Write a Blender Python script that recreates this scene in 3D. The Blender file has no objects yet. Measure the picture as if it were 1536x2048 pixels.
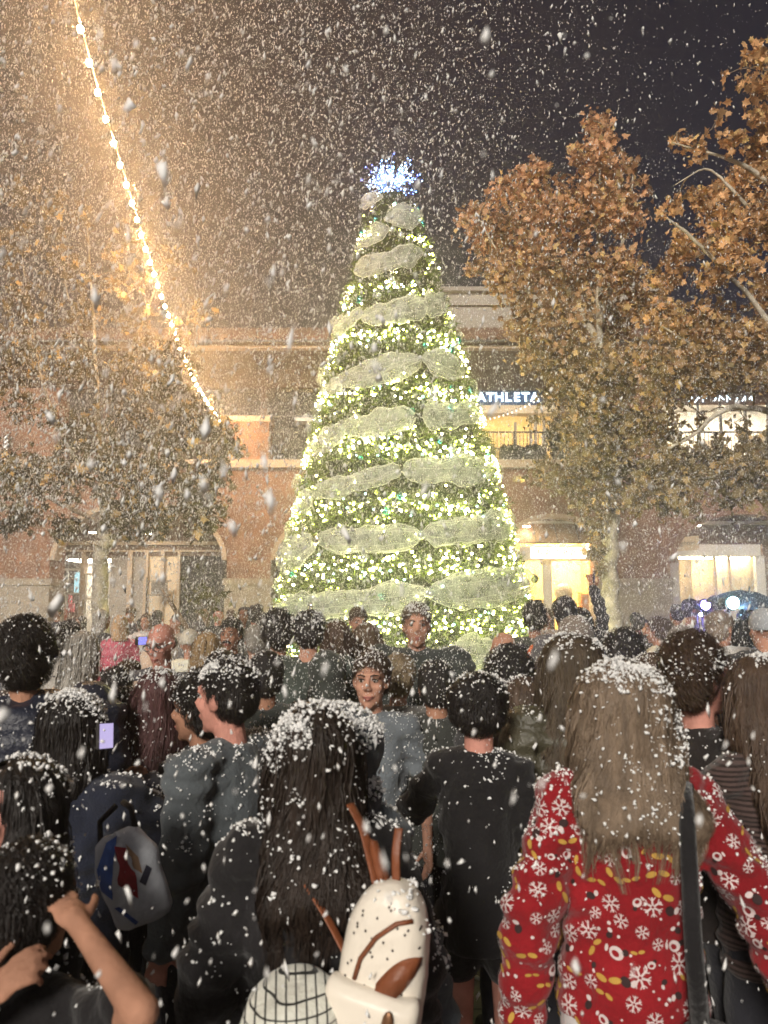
import bpy, bmesh, math, random
import numpy as np
from mathutils import Vector, Matrix
from mathutils.bvhtree import BVHTree

# ---------------------------------------------------------------- camera, sky, sun, exposure
SC = bpy.context.scene
COL = SC.collection
R = math.radians
FPX, CAMZ, PITCH = 1484.0, 1.82, R(7.0)
rng = np.random.default_rng(11)
random.seed(5)

cam = bpy.data.cameras.new('camera')
cam.sensor_fit = 'VERTICAL'
cam.sensor_height = 36.0
cam.lens = FPX * 36.0 / 2048.0
cam.clip_start = 0.05
cam.clip_end = 400
cam.dof.use_dof = True
cam.dof.focus_distance = 9.0
cam.dof.aperture_fstop = 5.2
camo = bpy.data.objects.new('camera', cam)
camo.location = (0, 0, CAMZ)
camo.rotation_euler = (R(90) + PITCH, 0, 0)
COL.objects.link(camo)
SC.camera = camo

SUN_EL, SUN_AZ = R(24), R(197)      # light comes from behind the camera, a little from the left
world = bpy.data.worlds.new('World')
SC.world = world
world.use_nodes = True
wn = world.node_tree.nodes
bg = wn['Background']
sky = wn.new('ShaderNodeTexSky')
sky.sky_type = 'NISHITA'
sky.sun_disc = False
sky.sun_elevation = SUN_EL
sky.sun_rotation = SUN_AZ
tint = wn.new('ShaderNodeMix')
tint.data_type = 'RGBA'
tint.blend_type = 'MULTIPLY'
tint.inputs[0].default_value = 1.0
tint.inputs[7].default_value = (0.85, 0.62, 1.0, 1)
world.node_tree.links.new(sky.outputs[0], tint.inputs[6])
world.node_tree.links.new(tint.outputs[2], bg.inputs[0])
bg.inputs[1].default_value = 0.0045

sl = bpy.data.lights.new('sun', 'SUN')
sl.energy = 3.0
sl.angle = R(12)
sl.color = (1.0, 0.93, 0.83)
so = bpy.data.objects.new('sun', sl)
sd = Vector((math.sin(SUN_AZ) * math.cos(SUN_EL), math.cos(SUN_AZ) * math.cos(SUN_EL), math.sin(SUN_EL)))
so.rotation_euler = sd.to_track_quat('Z', 'Y').to_euler()
so.location = (0, -8, 12)
COL.objects.link(so)

SC.view_settings.view_transform = 'Standard'
SC.view_settings.look = 'None'
SC.view_settings.exposure = 0.75
SC.view_settings.gamma = 1.0
SC.cycles.use_denoising = True
SC.cycles.max_bounces = 5
SC.cycles.diffuse_bounces = 2
SC.cycles.glossy_bounces = 2
SC.cycles.transmission_bounces = 3
SC.cycles.transparent_max_bounces = 20
SC.cycles.volume_bounces = 0
SC.cycles.sample_clamp_indirect = 4.0
SC.cycles.caustics_reflective = False
SC.cycles.caustics_refractive = False


def P(px, py, Y):
    """the world point at depth Y that the photograph shows at pixel (px, py)"""
    xc, zc = (px - 768) / FPX, (1024 - py) / FPX
    c, s = math.cos(PITCH), math.sin(PITCH)
    k = Y / (c - zc * s)
    return Vector((xc * k, Y, CAMZ + (s + zc * c) * k))


# ---------------------------------------------------------------- helpers
def tag(o, label=None, cat=None, group=None, kind=None):
    if label: o['label'] = label
    if cat: o['category'] = cat
    if group: o['group'] = group
    if kind: o['kind'] = kind
    return o


def empty(name, loc=(0, 0, 0), rz=0.0, label=None, cat=None, group=None):
    o = bpy.data.objects.new(name, None)
    o.empty_display_size = 0.1
    o.location = loc
    o.rotation_euler = (0, 0, rz)
    COL.objects.link(o)
    return tag(o, label, cat, group)


def link(name, me, mats, parent=None, smooth=True):
    if not isinstance(mats, (list, tuple)): mats = [mats]
    for m in mats: me.materials.append(m)
    if smooth is not None:
        me.polygons.foreach_set('use_smooth', [bool(smooth)] * len(me.polygons))
    o = bpy.data.objects.new(name, me)
    COL.objects.link(o)
    if parent is not None: o.parent = parent
    return o


def copy_tree(o, parent=None):
    c = o.copy()
    COL.objects.link(c)
    c.parent = parent
    for ch in list(o.children): copy_tree(ch, c)
    return c


class MB:
    """collects shapes and links them as ONE mesh object"""
    def __init__(self):
        self.V, self.F, self.M, self.n = [], [], [], 0

    def add(self, V, F, m=0):
        V = np.asarray(V, float).reshape(-1, 3)
        self.V.append(V)
        n = self.n
        self.F.extend([tuple(i + n for i in f) for f in F])
        self.M.extend([m] * len(F))
        self.n += len(V)
        return self

    def box(self, x0, x1, y0, y1, z0, z1, m=0):
        x0, x1 = min(x0, x1), max(x0, x1); y0, y1 = min(y0, y1), max(y0, y1); z0, z1 = min(z0, z1), max(z0, z1)
        V = [(x0, y0, z0), (x1, y0, z0), (x1, y1, z0), (x0, y1, z0), (x0, y0, z1), (x1, y0, z1), (x1, y1, z1), (x0, y1, z1)]
        F = [(0, 3, 2, 1), (4, 5, 6, 7), (0, 1, 5, 4), (1, 2, 6, 5), (2, 3, 7, 6), (3, 0, 4, 7)]
        return self.add(V, F, m)

    def prism(self, poly, y0, y1, m=0):
        """polygon in (x, z) drawn out along y"""
        n = len(poly)
        V = [(x, y0, z) for x, z in poly] + [(x, y1, z) for x, z in poly]
        F = [tuple(range(n)), tuple(range(2 * n - 1, n - 1, -1))]
        F += [(i, i + n, (i + 1) % n + n, (i + 1) % n) for i in range(n)]
        return self.add(V, F, m)

    def tube(self, pts, rad, n=8, m=0):
        V, F = tube(pts, rad, n)
        return self.add(V, F, m)

    def ell(self, c, r, Rm=None, n=12, m=0):
        V, F = ell(c, r, Rm, n)
        return self.add(V, F, m)

    def mesh(self, name):
        me = bpy.data.meshes.new(name)
        V = np.concatenate(self.V) if self.V else np.zeros((0, 3))
        me.from_pydata(V.tolist(), [], self.F)
        if any(self.M): me.polygons.foreach_set('material_index', self.M)
        me.update()
        return me

    def build(self, name, mats, parent=None, smooth=False, fix=False):
        me = self.mesh(name)
        if fix:
            bm = bmesh.new(); bm.from_mesh(me)
            bmesh.ops.triangulate(bm, faces=[f for f in bm.faces if len(f.verts) > 4], ngon_method='EAR_CLIP')
            bmesh.ops.recalc_face_normals(bm, faces=bm.faces)
            bm.to_mesh(me); bm.free()
        return link(name, me, mats, parent, smooth)


def frame(d):
    d = np.asarray(d, float); d = d / (np.linalg.norm(d) + 1e-12)
    a = np.array([0, 0, 1.0]) if abs(d[2]) < 0.9 else np.array([0, 1.0, 0])
    u = np.cross(d, a); u /= np.linalg.norm(u)
    return d, u, np.cross(d, u)


def tube(pts, rad, n=8, flat=1.0):
    pts = np.asarray(pts, float); k = len(pts)
    rad = np.broadcast_to(np.asarray(rad, float), (k,))
    an = np.linspace(0, 2 * np.pi, n, endpoint=False)
    V, F = [], []
    d, u, w = frame(pts[1] - pts[0])
    for i in range(k):
        t = pts[min(i + 1, k - 1)] - pts[max(i - 1, 0)]
        t = t / (np.linalg.norm(t) + 1e-12)
        u = u - t * np.dot(u, t); u /= np.linalg.norm(u) + 1e-12
        w = np.cross(t, u)
        V.append(pts[i] + rad[i] * (np.cos(an)[:, None] * u + flat * np.sin(an)[:, None] * w))
    V = np.concatenate(V)
    for i in range(k - 1):
        for j in range(n):
            j2 = (j + 1) % n
            F.append((i * n + j, i * n + j2, (i + 1) * n + j2, (i + 1) * n + j))
    F.append(tuple(range(n - 1, -1, -1))); F.append(tuple((k - 1) * n + j for j in range(n)))
    return V, F


def capsule(p0, p1, r0, r1, n=12):
    """a rounded, tapered limb"""
    p0, p1 = np.asarray(p0, float), np.asarray(p1, float)
    d = p1 - p0; L = np.linalg.norm(d) + 1e-9; d = d / L
    pts, rad = [], []
    for a in (80, 60, 35, 12):
        pts.append(p0 - d * r0 * math.sin(R(a))); rad.append(r0 * math.cos(R(a)))
    for t in (0, .33, .66, 1):
        pts.append(p0 + d * L * t); rad.append(r0 + (r1 - r0) * t)
    for a in (12, 35, 60, 80):
        pts.append(p1 + d * r1 * math.sin(R(a))); rad.append(r1 * math.cos(R(a)))
    return tube(pts, rad, n)


def ell(c, r, Rm=None, n=12):
    c = np.asarray(c, float); r = np.broadcast_to(np.asarray(r, float), (3,))
    m = max(6, n // 2 + 2)
    th = np.linspace(0.02, np.pi - 0.02, m); ph = np.linspace(0, 2 * np.pi, n, endpoint=False)
    V = np.array([[math.sin(t) * math.cos(p), math.sin(t) * math.sin(p), math.cos(t)] for t in th for p in ph]) * r
    if Rm is not None: V = V @ np.asarray(Rm).T
    V = V + c
    F = []
    for i in range(m - 1):
        for j in range(n):
            j2 = (j + 1) % n
            F.append((i * n + j, (i + 1) * n + j, (i + 1) * n + j2, i * n + j2))
    F.append(tuple(range(n))); F.append(tuple((m - 1) * n + j for j in range(n - 1, -1, -1)))
    return V, F


def loft(sec, n=20, pw=2.0):
    """closed stack of flat oval sections (cx, cy, z, rx, ry)"""
    an = np.linspace(0, 2 * np.pi, n, endpoint=False)
    ca, sa = np.cos(an), np.sin(an)
    ca = np.sign(ca) * np.abs(ca) ** (2 / pw); sa = np.sign(sa) * np.abs(sa) ** (2 / pw)
    V = np.concatenate([np.stack([cx + rx * ca, cy + ry * sa, np.full(n, z)], 1) for cx, cy, z, rx, ry in sec])
    F, k = [], len(sec)
    for i in range(k - 1):
        for j in range(n):
            j2 = (j + 1) % n
            F.append((i * n + j, i * n + j2, (i + 1) * n + j2, (i + 1) * n + j))
    F.append(tuple(range(n - 1, -1, -1))); F.append(tuple((k - 1) * n + j for j in range(n)))
    return V, F


TMP = bpy.data.scenes.new('scratch')


def remesh(mb, voxel, smooth=3):
    """melt overlapping closed shapes into one continuous skin"""
    me = mb.mesh('scratch')
    bm = bmesh.new(); bm.from_mesh(me)
    bmesh.ops.recalc_face_normals(bm, faces=bm.faces)
    bm.to_mesh(me); bm.free()
    o = bpy.data.objects.new('scratch', me)
    TMP.collection.objects.link(o)
    m = o.modifiers.new('r', 'REMESH'); m.mode = 'VOXEL'; m.voxel_size = voxel
    if smooth:
        s = o.modifiers.new('s', 'SMOOTH'); s.factor = 0.5; s.iterations = smooth
    vl = TMP.view_layers[0]; vl.update()
    dg = vl.depsgraph
    out = bpy.data.meshes.new_from_object(o.evaluated_get(dg), preserve_all_data_layers=False, depsgraph=dg)
    bpy.data.objects.remove(o); bpy.data.meshes.remove(me)
    return out


def coords(me):
    V = np.zeros(len(me.vertices) * 3); me.vertices.foreach_get('co', V)
    return V.reshape(-1, 3)


def normals(me):
    N = np.zeros(len(me.vertices) * 3); me.vertices.foreach_get('normal', N)
    return N.reshape(-1, 3)


def set_coords(me, V):
    me.vertices.foreach_set('co', np.ascontiguousarray(V, dtype=np.float32).ravel()); me.update()


def wob(V, f, seed=0, oct=3):
    """smooth 3D wobble, about -1..1"""
    g = np.random.default_rng(seed)
    out = np.zeros(len(V))
    for o in range(oct):
        for _ in range(3):
            k = g.normal(size=3) * f * (1.9 ** o)
            out += np.sin(V @ k + g.uniform(0, 6.28)) / (1.7 ** o)
    return out / 4.0


def tri_mesh(name, V, T, mi=None, cols=None):
    """fast mesh of triangles from arrays"""
    me = bpy.data.meshes.new(name)
    V = np.ascontiguousarray(V, dtype=np.float32); T = np.ascontiguousarray(T, dtype=np.int32)
    me.vertices.add(len(V)); me.vertices.foreach_set('co', V.ravel())
    me.loops.add(T.size); me.loops.foreach_set('vertex_index', T.ravel())
    me.polygons.add(len(T)); me.polygons.foreach_set('loop_start', np.arange(0, T.size, 3, dtype=np.int32))
    if mi is not None: me.polygons.foreach_set('material_index', np.ascontiguousarray(mi, dtype=np.int32))
    if cols is not None:
        a = me.attributes.new('col', 'FLOAT_COLOR', 'POINT')
        a.data.foreach_set('color', np.ascontiguousarray(cols, dtype=np.float32).ravel())
    me.update(calc_edges=True)
    return me


ICO_V = []
_t = (1 + 5 ** .5) / 2
ICO_V = np.array([(-1, _t, 0), (1, _t, 0), (-1, -_t, 0), (1, -_t, 0), (0, -1, _t), (0, 1, _t), (0, -1, -_t), (0, 1, -_t), (_t, 0, -1), (_t, 0, 1), (-_t, 0, -1), (-_t, 0, 1)], float)
ICO_V /= np.linalg.norm(ICO_V[0])
ICO_F = np.array([(0, 11, 5), (0, 5, 1), (0, 1, 7), (0, 7, 10), (0, 10, 11), (1, 5, 9), (5, 11, 4), (11, 10, 2), (10, 7, 6), (7, 1, 8), (3, 9, 4), (3, 4, 2), (3, 2, 6), (3, 6, 8), (3, 8, 9), (4, 9, 5), (2, 4, 11), (6, 2, 10), (8, 6, 7), (9, 8, 1)])
OCT_V = np.array([(1, 0, 0), (-1, 0, 0), (0, 1, 0), (0, -1, 0), (0, 0, 1), (0, 0, -1)], float)
OCT_F = np.array([(0, 2, 4), (2, 1, 4), (1, 3, 4), (3, 0, 4), (2, 0, 5), (1, 2, 5), (3, 1, 5), (0, 3, 5)])


def flakes(C, r, stretch, axis, g, ico=False, jit=0.35):
    """many small lumpy bits: centres C, radii r, lengthened along axis"""
    BV, BF = (ICO_V, ICO_F) if ico else (OCT_V, OCT_F)
    n, k = len(C), len(BV)
    J = BV[None] * (1 + jit * g.normal(size=(n, k, 1))) + jit * .5 * g.normal(size=(n, k, 3))
    J = J * r[:, None, None]
    a = axis / np.linalg.norm(axis, axis=1, keepdims=True)
    along = (J * a[:, None, :]).sum(2, keepdims=True)
    J = J + along * a[:, None, :] * (stretch[:, None, None] - 1)
    V = (C[:, None, :] + J).reshape(-1, 3)
    T = (BF[None] + (np.arange(n) * k)[:, None, None]).reshape(-1, 3)
    return V, T


# ---------------------------------------------------------------- materials
def mat(name, col, rough=0.7, var=0.15, scale=6.0, bump=0.0, bscale=40.0, spec=0.3, metal=0.0, obj=True, sheen=0.0, stretch=None):
    m = bpy.data.materials.new(name); m.use_nodes = True
    nt = m.node_tree; N, L = nt.nodes, nt.links
    b = N['Principled BSDF']
    b.inputs['Roughness'].default_value = rough
    b.inputs['Specular IOR Level'].default_value = spec
    b.inputs['Metallic'].default_value = metal
    if sheen: b.inputs['Sheen Weight'].default_value = sheen
    tc = N.new('ShaderNodeTexCoord')
    src = tc.outputs['Object']
    if stretch:
        mp = N.new('ShaderNodeMapping'); mp.inputs['Scale'].default_value = stretch
        L.new(src, mp.inputs[0]); src = mp.outputs[0]
    nz = N.new('ShaderNodeTexNoise'); nz.inputs['Scale'].default_value = scale; nz.inputs['Detail'].default_value = 6
    L.new(src, nz.inputs['Vector'])
    rp = N.new('ShaderNodeValToRGB')
    c = np.array(col[:3])
    rp.color_ramp.elements[0].position = 0.3; rp.color_ramp.elements[1].position = 0.7
    rp.color_ramp.elements[0].color = (*np.clip(c * (1 - var), 0, 1), 1)
    rp.color_ramp.elements[1].color = (*np.clip(c * (1 + var), 0, 1), 1)
    L.new(nz.outputs[0], rp.inputs[0]); L.new(rp.outputs[0], b.inputs['Base Color'])
    if bump:
        n2 = N.new('ShaderNodeTexNoise'); n2.inputs['Scale'].default_value = bscale; n2.inputs['Detail'].default_value = 5
        L.new(src, n2.inputs['Vector'])
        bp = N.new('ShaderNodeBump'); bp.inputs['Strength'].default_value = bump; bp.inputs['Distance'].default_value = 0.02
        L.new(n2.outputs[0], bp.inputs['Height']); L.new(bp.outputs[0], b.inputs['Normal'])
    return m


def emit(name, col, strength):
    m = bpy.data.materials.new(name); m.use_nodes = True
    nt = m.node_tree; nt.nodes.clear()
    e = nt.nodes.new('ShaderNodeEmission'); o = nt.nodes.new('ShaderNodeOutputMaterial')
    e.inputs[0].default_value = (*col, 1); e.inputs[1].default_value = strength
    nt.links.new(e.outputs[0], o.inputs[0])
    return m


def leaf_mat(name, transl=0.3):
    m = bpy.data.materials.new(name); m.use_nodes = True
    nt = m.node_tree; N, L = nt.nodes, nt.links; N.clear()
    at = N.new('ShaderNodeAttribute'); at.attribute_name = 'col'
    d = N.new('ShaderNodeBsdfPrincipled'); d.inputs['Roughness'].default_value = .55; d.inputs['Specular IOR Level'].default_value = .25
    t = N.new('ShaderNodeBsdfTranslucent'); mx = N.new('ShaderNodeMixShader'); o = N.new('ShaderNodeOutputMaterial')
    mx.inputs[0].default_value = transl
    L.new(at.outputs[0], d.inputs['Base Color']); L.new(at.outputs[0], t.inputs[0])
    L.new(d.outputs[0], mx.inputs[1]); L.new(t.outputs[0], mx.inputs[2]); L.new(mx.outputs[0], o.inputs[0])
    return m


_gm = {}
def glass():
    if 'g' in _gm: return _gm['g']
    m = bpy.data.materials.new('window_glass'); m.use_nodes = True
    nt = m.node_tree; N, L = nt.nodes, nt.links; N.clear()
    t = N.new('ShaderNodeBsdfTransparent'); t.inputs[0].default_value = (.93, .95, .94, 1)
    g = N.new('ShaderNodeBsdfGlossy'); g.inputs['Roughness'].default_value = .03
    mx = N.new('ShaderNodeMixShader'); mx.inputs[0].default_value = .07; o = N.new('ShaderNodeOutputMaterial')
    L.new(t.outputs[0], mx.inputs[1]); L.new(g.outputs[0], mx.inputs[2]); L.new(mx.outputs[0], o.inputs[0])
    _gm['g'] = m
    return m


M = {}
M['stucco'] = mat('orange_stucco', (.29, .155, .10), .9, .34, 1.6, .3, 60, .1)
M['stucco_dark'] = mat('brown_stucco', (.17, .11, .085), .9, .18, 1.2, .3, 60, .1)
M['stone'] = mat('limestone', (.42, .36, .29), .85, .14, 2.0, .25, 30, .15)
M['trim'] = mat('cream_trim', (.55, .43, .32), .8, .1, 2.0, .1, 30, .2)
M['parapet'] = mat('grey_render', (.36, .32, .28), .9, .1, .8, .15, 40, .1)
M['tile'] = mat('clay_tile', (.2, .11, .075), .85, .35, 3, .2, 30, .15)
M['white_paint'] = mat('white_paint', (.72, .69, .64), .5, .05, 3, .05, 20, .4)
M['cream_panel'] = mat('cream_panel', (.75, .6, .42), .6, .06, 1.5)
M['dark_metal'] = mat('dark_metal', (.03, .028, .025), .45, .2, 20, .05, 60, .5)
M['dark_glass'] = mat('dark_pane', (.012, .013, .016), .08, .3, 2, 0, 1, .5)
M['wood'] = mat('orange_wood', (.55, .22, .05), .5, .2, 5, .1, 30, .3, stretch=(1, 1, 8))
M['paving'] = mat('plaza_paving', (.13, .115, .10), .7, .3, 3, .4, 25, .3)
M['snow'] = bpy.data.materials.new('foam_snow'); M['snow'].use_nodes = True
_nt = M['snow'].node_tree; _nt.nodes.clear()
_d, _t, _x, _o = (_nt.nodes.new(k) for k in ('ShaderNodeBsdfDiffuse', 'ShaderNodeBsdfTranslucent', 'ShaderNodeMixShader', 'ShaderNodeOutputMaterial'))
_d.inputs[0].default_value = (.9, .9, .89, 1); _t.inputs[0].default_value = (.9, .9, .89, 1); _x.inputs[0].default_value = .22
_nt.links.new(_d.outputs[0], _x.inputs[1]); _nt.links.new(_t.outputs[0], _x.inputs[2]); _nt.links.new(_x.outputs[0], _o.inputs[0])
M['bark'] = mat('pale_mottled_bark', (.40, .36, .29), .85, .55, 5, .4, 25, .15)
M['twig'] = mat('twig_bark', (.22, .17, .12), .85, .3, 9, .3, 40, .1)
M['leaf'] = leaf_mat('autumn_leaf', .3)

# ---------------------------------------------------------------- ground
g = MB(); g.add([(-40, -12, 0), (40, -12, 0), (40, 48, 0), (-40, 48, 0)], [(0, 1, 2, 3)])
gm = M['paving']
_n = gm.node_tree.nodes; _l = gm.node_tree.links
br = _n.new('ShaderNodeTexBrick'); br.inputs['Scale'].default_value = 1.0
br.inputs['Brick Width'].default_value = .6; br.inputs['Row Height'].default_value = .6; br.inputs['Mortar Size'].default_value = .008
br.inputs['Color1'].default_value = (.15, .13, .115, 1); br.inputs['Color2'].default_value = (.1, .09, .08, 1); br.inputs['Mortar'].default_value = (.05, .045, .04, 1)
_tc = [n for n in _n if n.type == 'TEX_COORD'][0]
_l.new(_tc.outputs['Object'], br.inputs['Vector']); _l.new(br.outputs[0], _n['Principled BSDF'].inputs['Base Color'])
tag(g.build('plaza_ground', gm), kind='structure')

# ---------------------------------------------------------------- the building behind
FY = 25.0
def fx(px, py=1000, Y=FY): return P(px, py, Y).x
def fz(py, Y=FY): return P(768, py, Y).z

Z_LEDGE0, Z_LEDGE1 = fz(937), fz(921)
B = empty('shopping_building', (0, FY, 0), 0, 'two storey orange stucco shopping building with arches, stone pillar bases and pale ledge', 'building')
def bp(mb, name, m, smooth=False, parent=None, fix=True):
    """part of the building; shapes are given in world space"""
    for V in mb.V: V[:, 1] -= FY
    return mb.build(name, m, B if parent is None else parent, smooth, fix)

def arch_poly(x0, x1, ztop, zs, za, n=18):
    """wall from x0 to x1 under ztop with an arched lower edge: springs at zs, crown at za"""
    c = (x0 + x1) / 2; h = (x1 - x0) / 2
    return [(x0, ztop), (x1, ztop)] + [(c + h * math.cos(a), zs + (za - zs) * math.sin(a)) for a in np.linspace(0, math.pi, n)]

ZB = fz(1157)
pillars = [(-14, 102), (455, 542), (985, 1022), (1197, 1337), (1640, 1760)]
pillars += [(-380, -250), (1830, 1900)]
for a, b in pillars:
    m = MB(); m.box(fx(a, 1080), fx(b, 1080), FY, FY + 1.2, ZB - .004, Z_LEDGE0); bp(m, 'pillar', M['stucco'])
    m = MB(); m.box(fx(a, 1080) - .05, fx(b, 1080) + .05, FY - .05, FY + 1.25, 0, ZB - .22)
    m.box(fx(a, 1080) - .11, fx(b, 1080) + .11, FY - .11, FY + 1.31, ZB - .22, ZB); bp(m, 'stone_base', M['stone'])
# arches between the pillars
def arch(a, b, springpx, crownpx, trim=True, col='trim'):
    x0, x1 = fx(a, 1080), fx(b, 1080)
    zs, za = fz(springpx), fz(crownpx)
    m = MB(); m.prism(arch_poly(x0, x1, Z_LEDGE0, zs, za), FY + .002, FY + 1.0); bp(m, 'arch_wall', M['stucco'])
    if trim:
        c = (x0 + x1) / 2; h = (x1 - x0) / 2
        t = MB()
        an = np.linspace(0, math.pi, 24)
        p = [(c + (h - .002) * math.cos(q), zs + (za - zs - .002) * math.sin(q)) for q in an] + [(c + (h - .17) * math.cos(q), zs + (za - zs - .14) * math.sin(q)) for q in an[::-1]]
        t.prism(p, FY - .06, FY + .5); bp(t, 'arch_trim', M[col])
arch(-250, -14, 1120, 1010); arch(102, 455, 1120, 1000); arch(542, 985, 1120, 1000)
arch(1022, 1197, 1072, 1027); arch(1337, 1640, 1125, 1020, True, 'stucco'); arch(1760, 1830, 1100, 1050)

# ledge, upper piers, upper wall
m = MB(); m.box(fx(-380), fx(1900), FY - .22, FY + .3, Z_LEDGE0, Z_LEDGE1); bp(m, 'ledge', M['trim'])
m = MB(); m.box(fx(-380), fx(1900), FY + .3, FY + 7, Z_LEDGE0, Z_LEDGE1 - .05); bp(m, 'floor_slab', M['stone'])
ZP = fz(843)
for a, b, top in [(455, 537, 843), (-60, 112, 775), (1222, 1322, 700), (1640, 1760, 700)]:
    z1 = fz(top)
    m = MB(); m.box(fx(a, 900), fx(b, 900), FY + .05, FY + .9, Z_LEDGE1, z1); bp(m, 'pier', M['stucco'])
    if top > 800:
        m = MB(); m.box(fx(a, 900) - .06, fx(b, 900) + .06, FY - .02, FY + .96, z1, z1 + .2); bp(m, 'pier_cap', M['trim'])
# recessed upper front (dark), with openings for the shops upstairs
UY = FY + 3.2
def uwall(a, b, p0, p1, mm, name='upper_wall', Y=UY, th=.3):
    m = MB(); m.box(fx(a, 850, Y), fx(b, 850, Y), Y, Y + th, fz(p0, Y), fz(p1, Y)); return bp(m, name, mm)
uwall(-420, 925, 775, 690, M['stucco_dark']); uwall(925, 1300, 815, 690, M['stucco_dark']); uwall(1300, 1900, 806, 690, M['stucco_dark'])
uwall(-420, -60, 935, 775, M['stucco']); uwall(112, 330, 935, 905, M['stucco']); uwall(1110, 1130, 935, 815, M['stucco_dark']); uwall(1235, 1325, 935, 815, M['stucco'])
for a, b in [(120, 200), (215, 320), (418, 520), (530, 640), (650, 780), (790, 915), (-50, 110)]:
    f = MB(); x0, x1 = fx(a, 850, UY), fx(b, 850, UY); z0, z1 = fz(935, UY), fz(778, UY)
    for q in [(x0, x1, z0, z0 + .12), (x0, x1, z1 - .12, z1), (x0, x0 + .1, z0 + .12, z1 - .12), (x1 - .1, x1, z0 + .12, z1 - .12), (x0 + .1, x1 - .1, z0 + 2.0, z0 + 2.08)]:
        f.box(q[0], q[1], UY + .02, UY + .14, q[2], q[3])
    w = bp(f, 'window', M['dark_metal'])
    p = MB(); p.box(x0 + .1, x1 - .1, UY + .06, UY + .08, z0 + .12, z1 - .12)
    bp(p, 'pane', M['dark_glass'], parent=w)
for a in (112, 205, 520, 640, 780, 915):
    uwall(a, a + 12, 935, 775, M['stucco_dark'], 'mullion')
# roof over the terrace: beam, rafters, tiles
RY = FY + .4
m = MB(); m.box(fx(-420, 700, RY), fx(1900, 700, RY), RY, RY + .3, fz(696, RY), fz(691, RY)); bp(m, 'roof_beam', M['trim'])
m = MB(); m.box(fx(-420, 700, RY), fx(1900, 700, RY), RY - .25, RY - .02, fz(688, RY), fz(684, RY)); bp(m, 'gutter', M['dark_metal'])
til = MB()
xa, xb = fx(-420, 660, RY), fx(1900, 660, RY)
zt0, zt1 = fz(683, RY), fz(655, RY) + 1.0
n = int((xb - xa) / .28)
for i in range(n):
    x = xa + i * .28
    for j in range(6):
        y0 = RY - .3 + j * .62; z0 = zt0 + j * .27
        til.tube([(x, y0, z0 + .1), (x, y0 + .7, z0 + .36)], [.15, .11], 7)
bp(til, 'tile_roof', M['tile'])
m = MB(); m.prism([(0, 0), (1, 0), (1, 1)], 0, 1); m.V = []; m.F = []; m.M = []; m.n = 0
m.add([(xa, RY - .2, zt0), (xb, RY - .2, zt0), (xb, RY + 3.4, zt0 + 1.55), (xa, RY + 3.4, zt0 + 1.55), (xa, RY - .2, zt0 - .1), (xb, RY - .2, zt0 - .1), (xb, RY + 3.4, zt0 - .1), (xa, RY + 3.4, zt0 - .1)],
      [(0, 1, 2, 3), (7, 6, 5, 4), (0, 4, 5, 1), (1, 5, 6, 2), (2, 6, 7, 3), (3, 7, 4, 0)])
bp(m, 'roof_deck', M['stucco_dark'])
PY = FY + 4.2
m = MB(); x0, x1 = fx(790, 600, PY), fx(1330, 600, PY)
m.box(x0, x1, PY, PY + 2, fz(700, PY), fz(612, PY)); m.box(x0 - .1, x1 + .1, PY - .12, PY + 2.1, fz(612, PY), fz(606, PY))
m.box(x0, x1, PY, PY + 2, fz(606, PY), fz(585, PY)); m.box(x0 - .15, x1 + .15, PY - .2, PY + 2.2, fz(585, PY), fz(577, PY))
bp(m, 'parapet', M['parapet'])
# back walls that close the ground floor arcade and the shops
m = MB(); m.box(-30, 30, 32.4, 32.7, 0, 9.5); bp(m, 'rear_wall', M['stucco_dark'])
m = MB(); m.box(fx(1022, 1080) - .3, 30, FY + 1.25, 32.4, fz(1040) , fz(1040) + .1); bp(m, 'shop_ceiling', M['white_paint'])

# --- left arcade: recessed shop front
AY = FY + 2.4
def ax(px): return P(px, 1150, AY).x
def az(py): return P(300, py, AY).z
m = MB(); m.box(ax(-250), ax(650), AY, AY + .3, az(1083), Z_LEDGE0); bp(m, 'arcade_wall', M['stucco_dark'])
m = MB(); m.box(ax(60), ax(460), AY - .12, AY - .002, az(1090), az(1083)); m.box(ax(60), ax(460), AY - .08, AY - .002, az(1104), az(1100)); bp(m, 'cornice', M['trim'])
m = MB(); m.box(ax(60), ax(650), AY, AY + .2, az(1112), az(1083) - .002); bp(m, 'fascia', M['stucco_dark'])
for a, b in [(163, 170), (256, 265), (289, 297), (322, 329), (355, 361), (60, 112)]:
    m = MB(); m.box(ax(a), ax(b), AY - .1, AY + .22, 0, az(1104) - .002); bp(m, 'column', M['trim'])
m = MB(); m.box(ax(220), ax(256) - .002, AY + .05, AY + .25, 0, az(1112)); m.box(ax(265) + .002, ax(289) - .002, AY + .05, AY + .25, 0, az(1112)); bp(m, 'panel_wall', M['parapet'])
m = MB(); m.box(ax(297) + .002, ax(322) - .002, AY + .05, AY + .25, 0, az(1112)); m.box(ax(329) + .002, ax(355) - .002, AY + .05, AY + .25, 0, az(1112)); bp(m, 'panel_wall', M['cream_panel'])
f = MB()
for a, b, c_, d_ in [(170, 220, 1146, 1150), (170, 173, 1150, 1320), (216, 220, 1150, 1320), (192, 195, 1196, 1320), (173, 216, 1196, 1199)]:
    f.box(ax(a), ax(b), AY + .02, AY + .1, az(d_), az(c_))
w = bp(f, 'door', M['white_paint'])
p = MB(); p.box(ax(173), ax(216), AY + .05, AY + .06, 0, az(1150)); bp(p, 'pane', glass(), parent=w)
m = MB(); m.box(ax(361) + .002, ax(650), AY + .08, AY + .25, 0, az(1112)); bp(m, 'window_wall', M['dark_glass'])
for a in (400, 440, 545, 600):
    m = MB(); m.box(ax(a), ax(a + 4), AY + .02, AY + .078, 0, az(1112)); bp(m, 'window_bar', M['dark_metal'])
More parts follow.
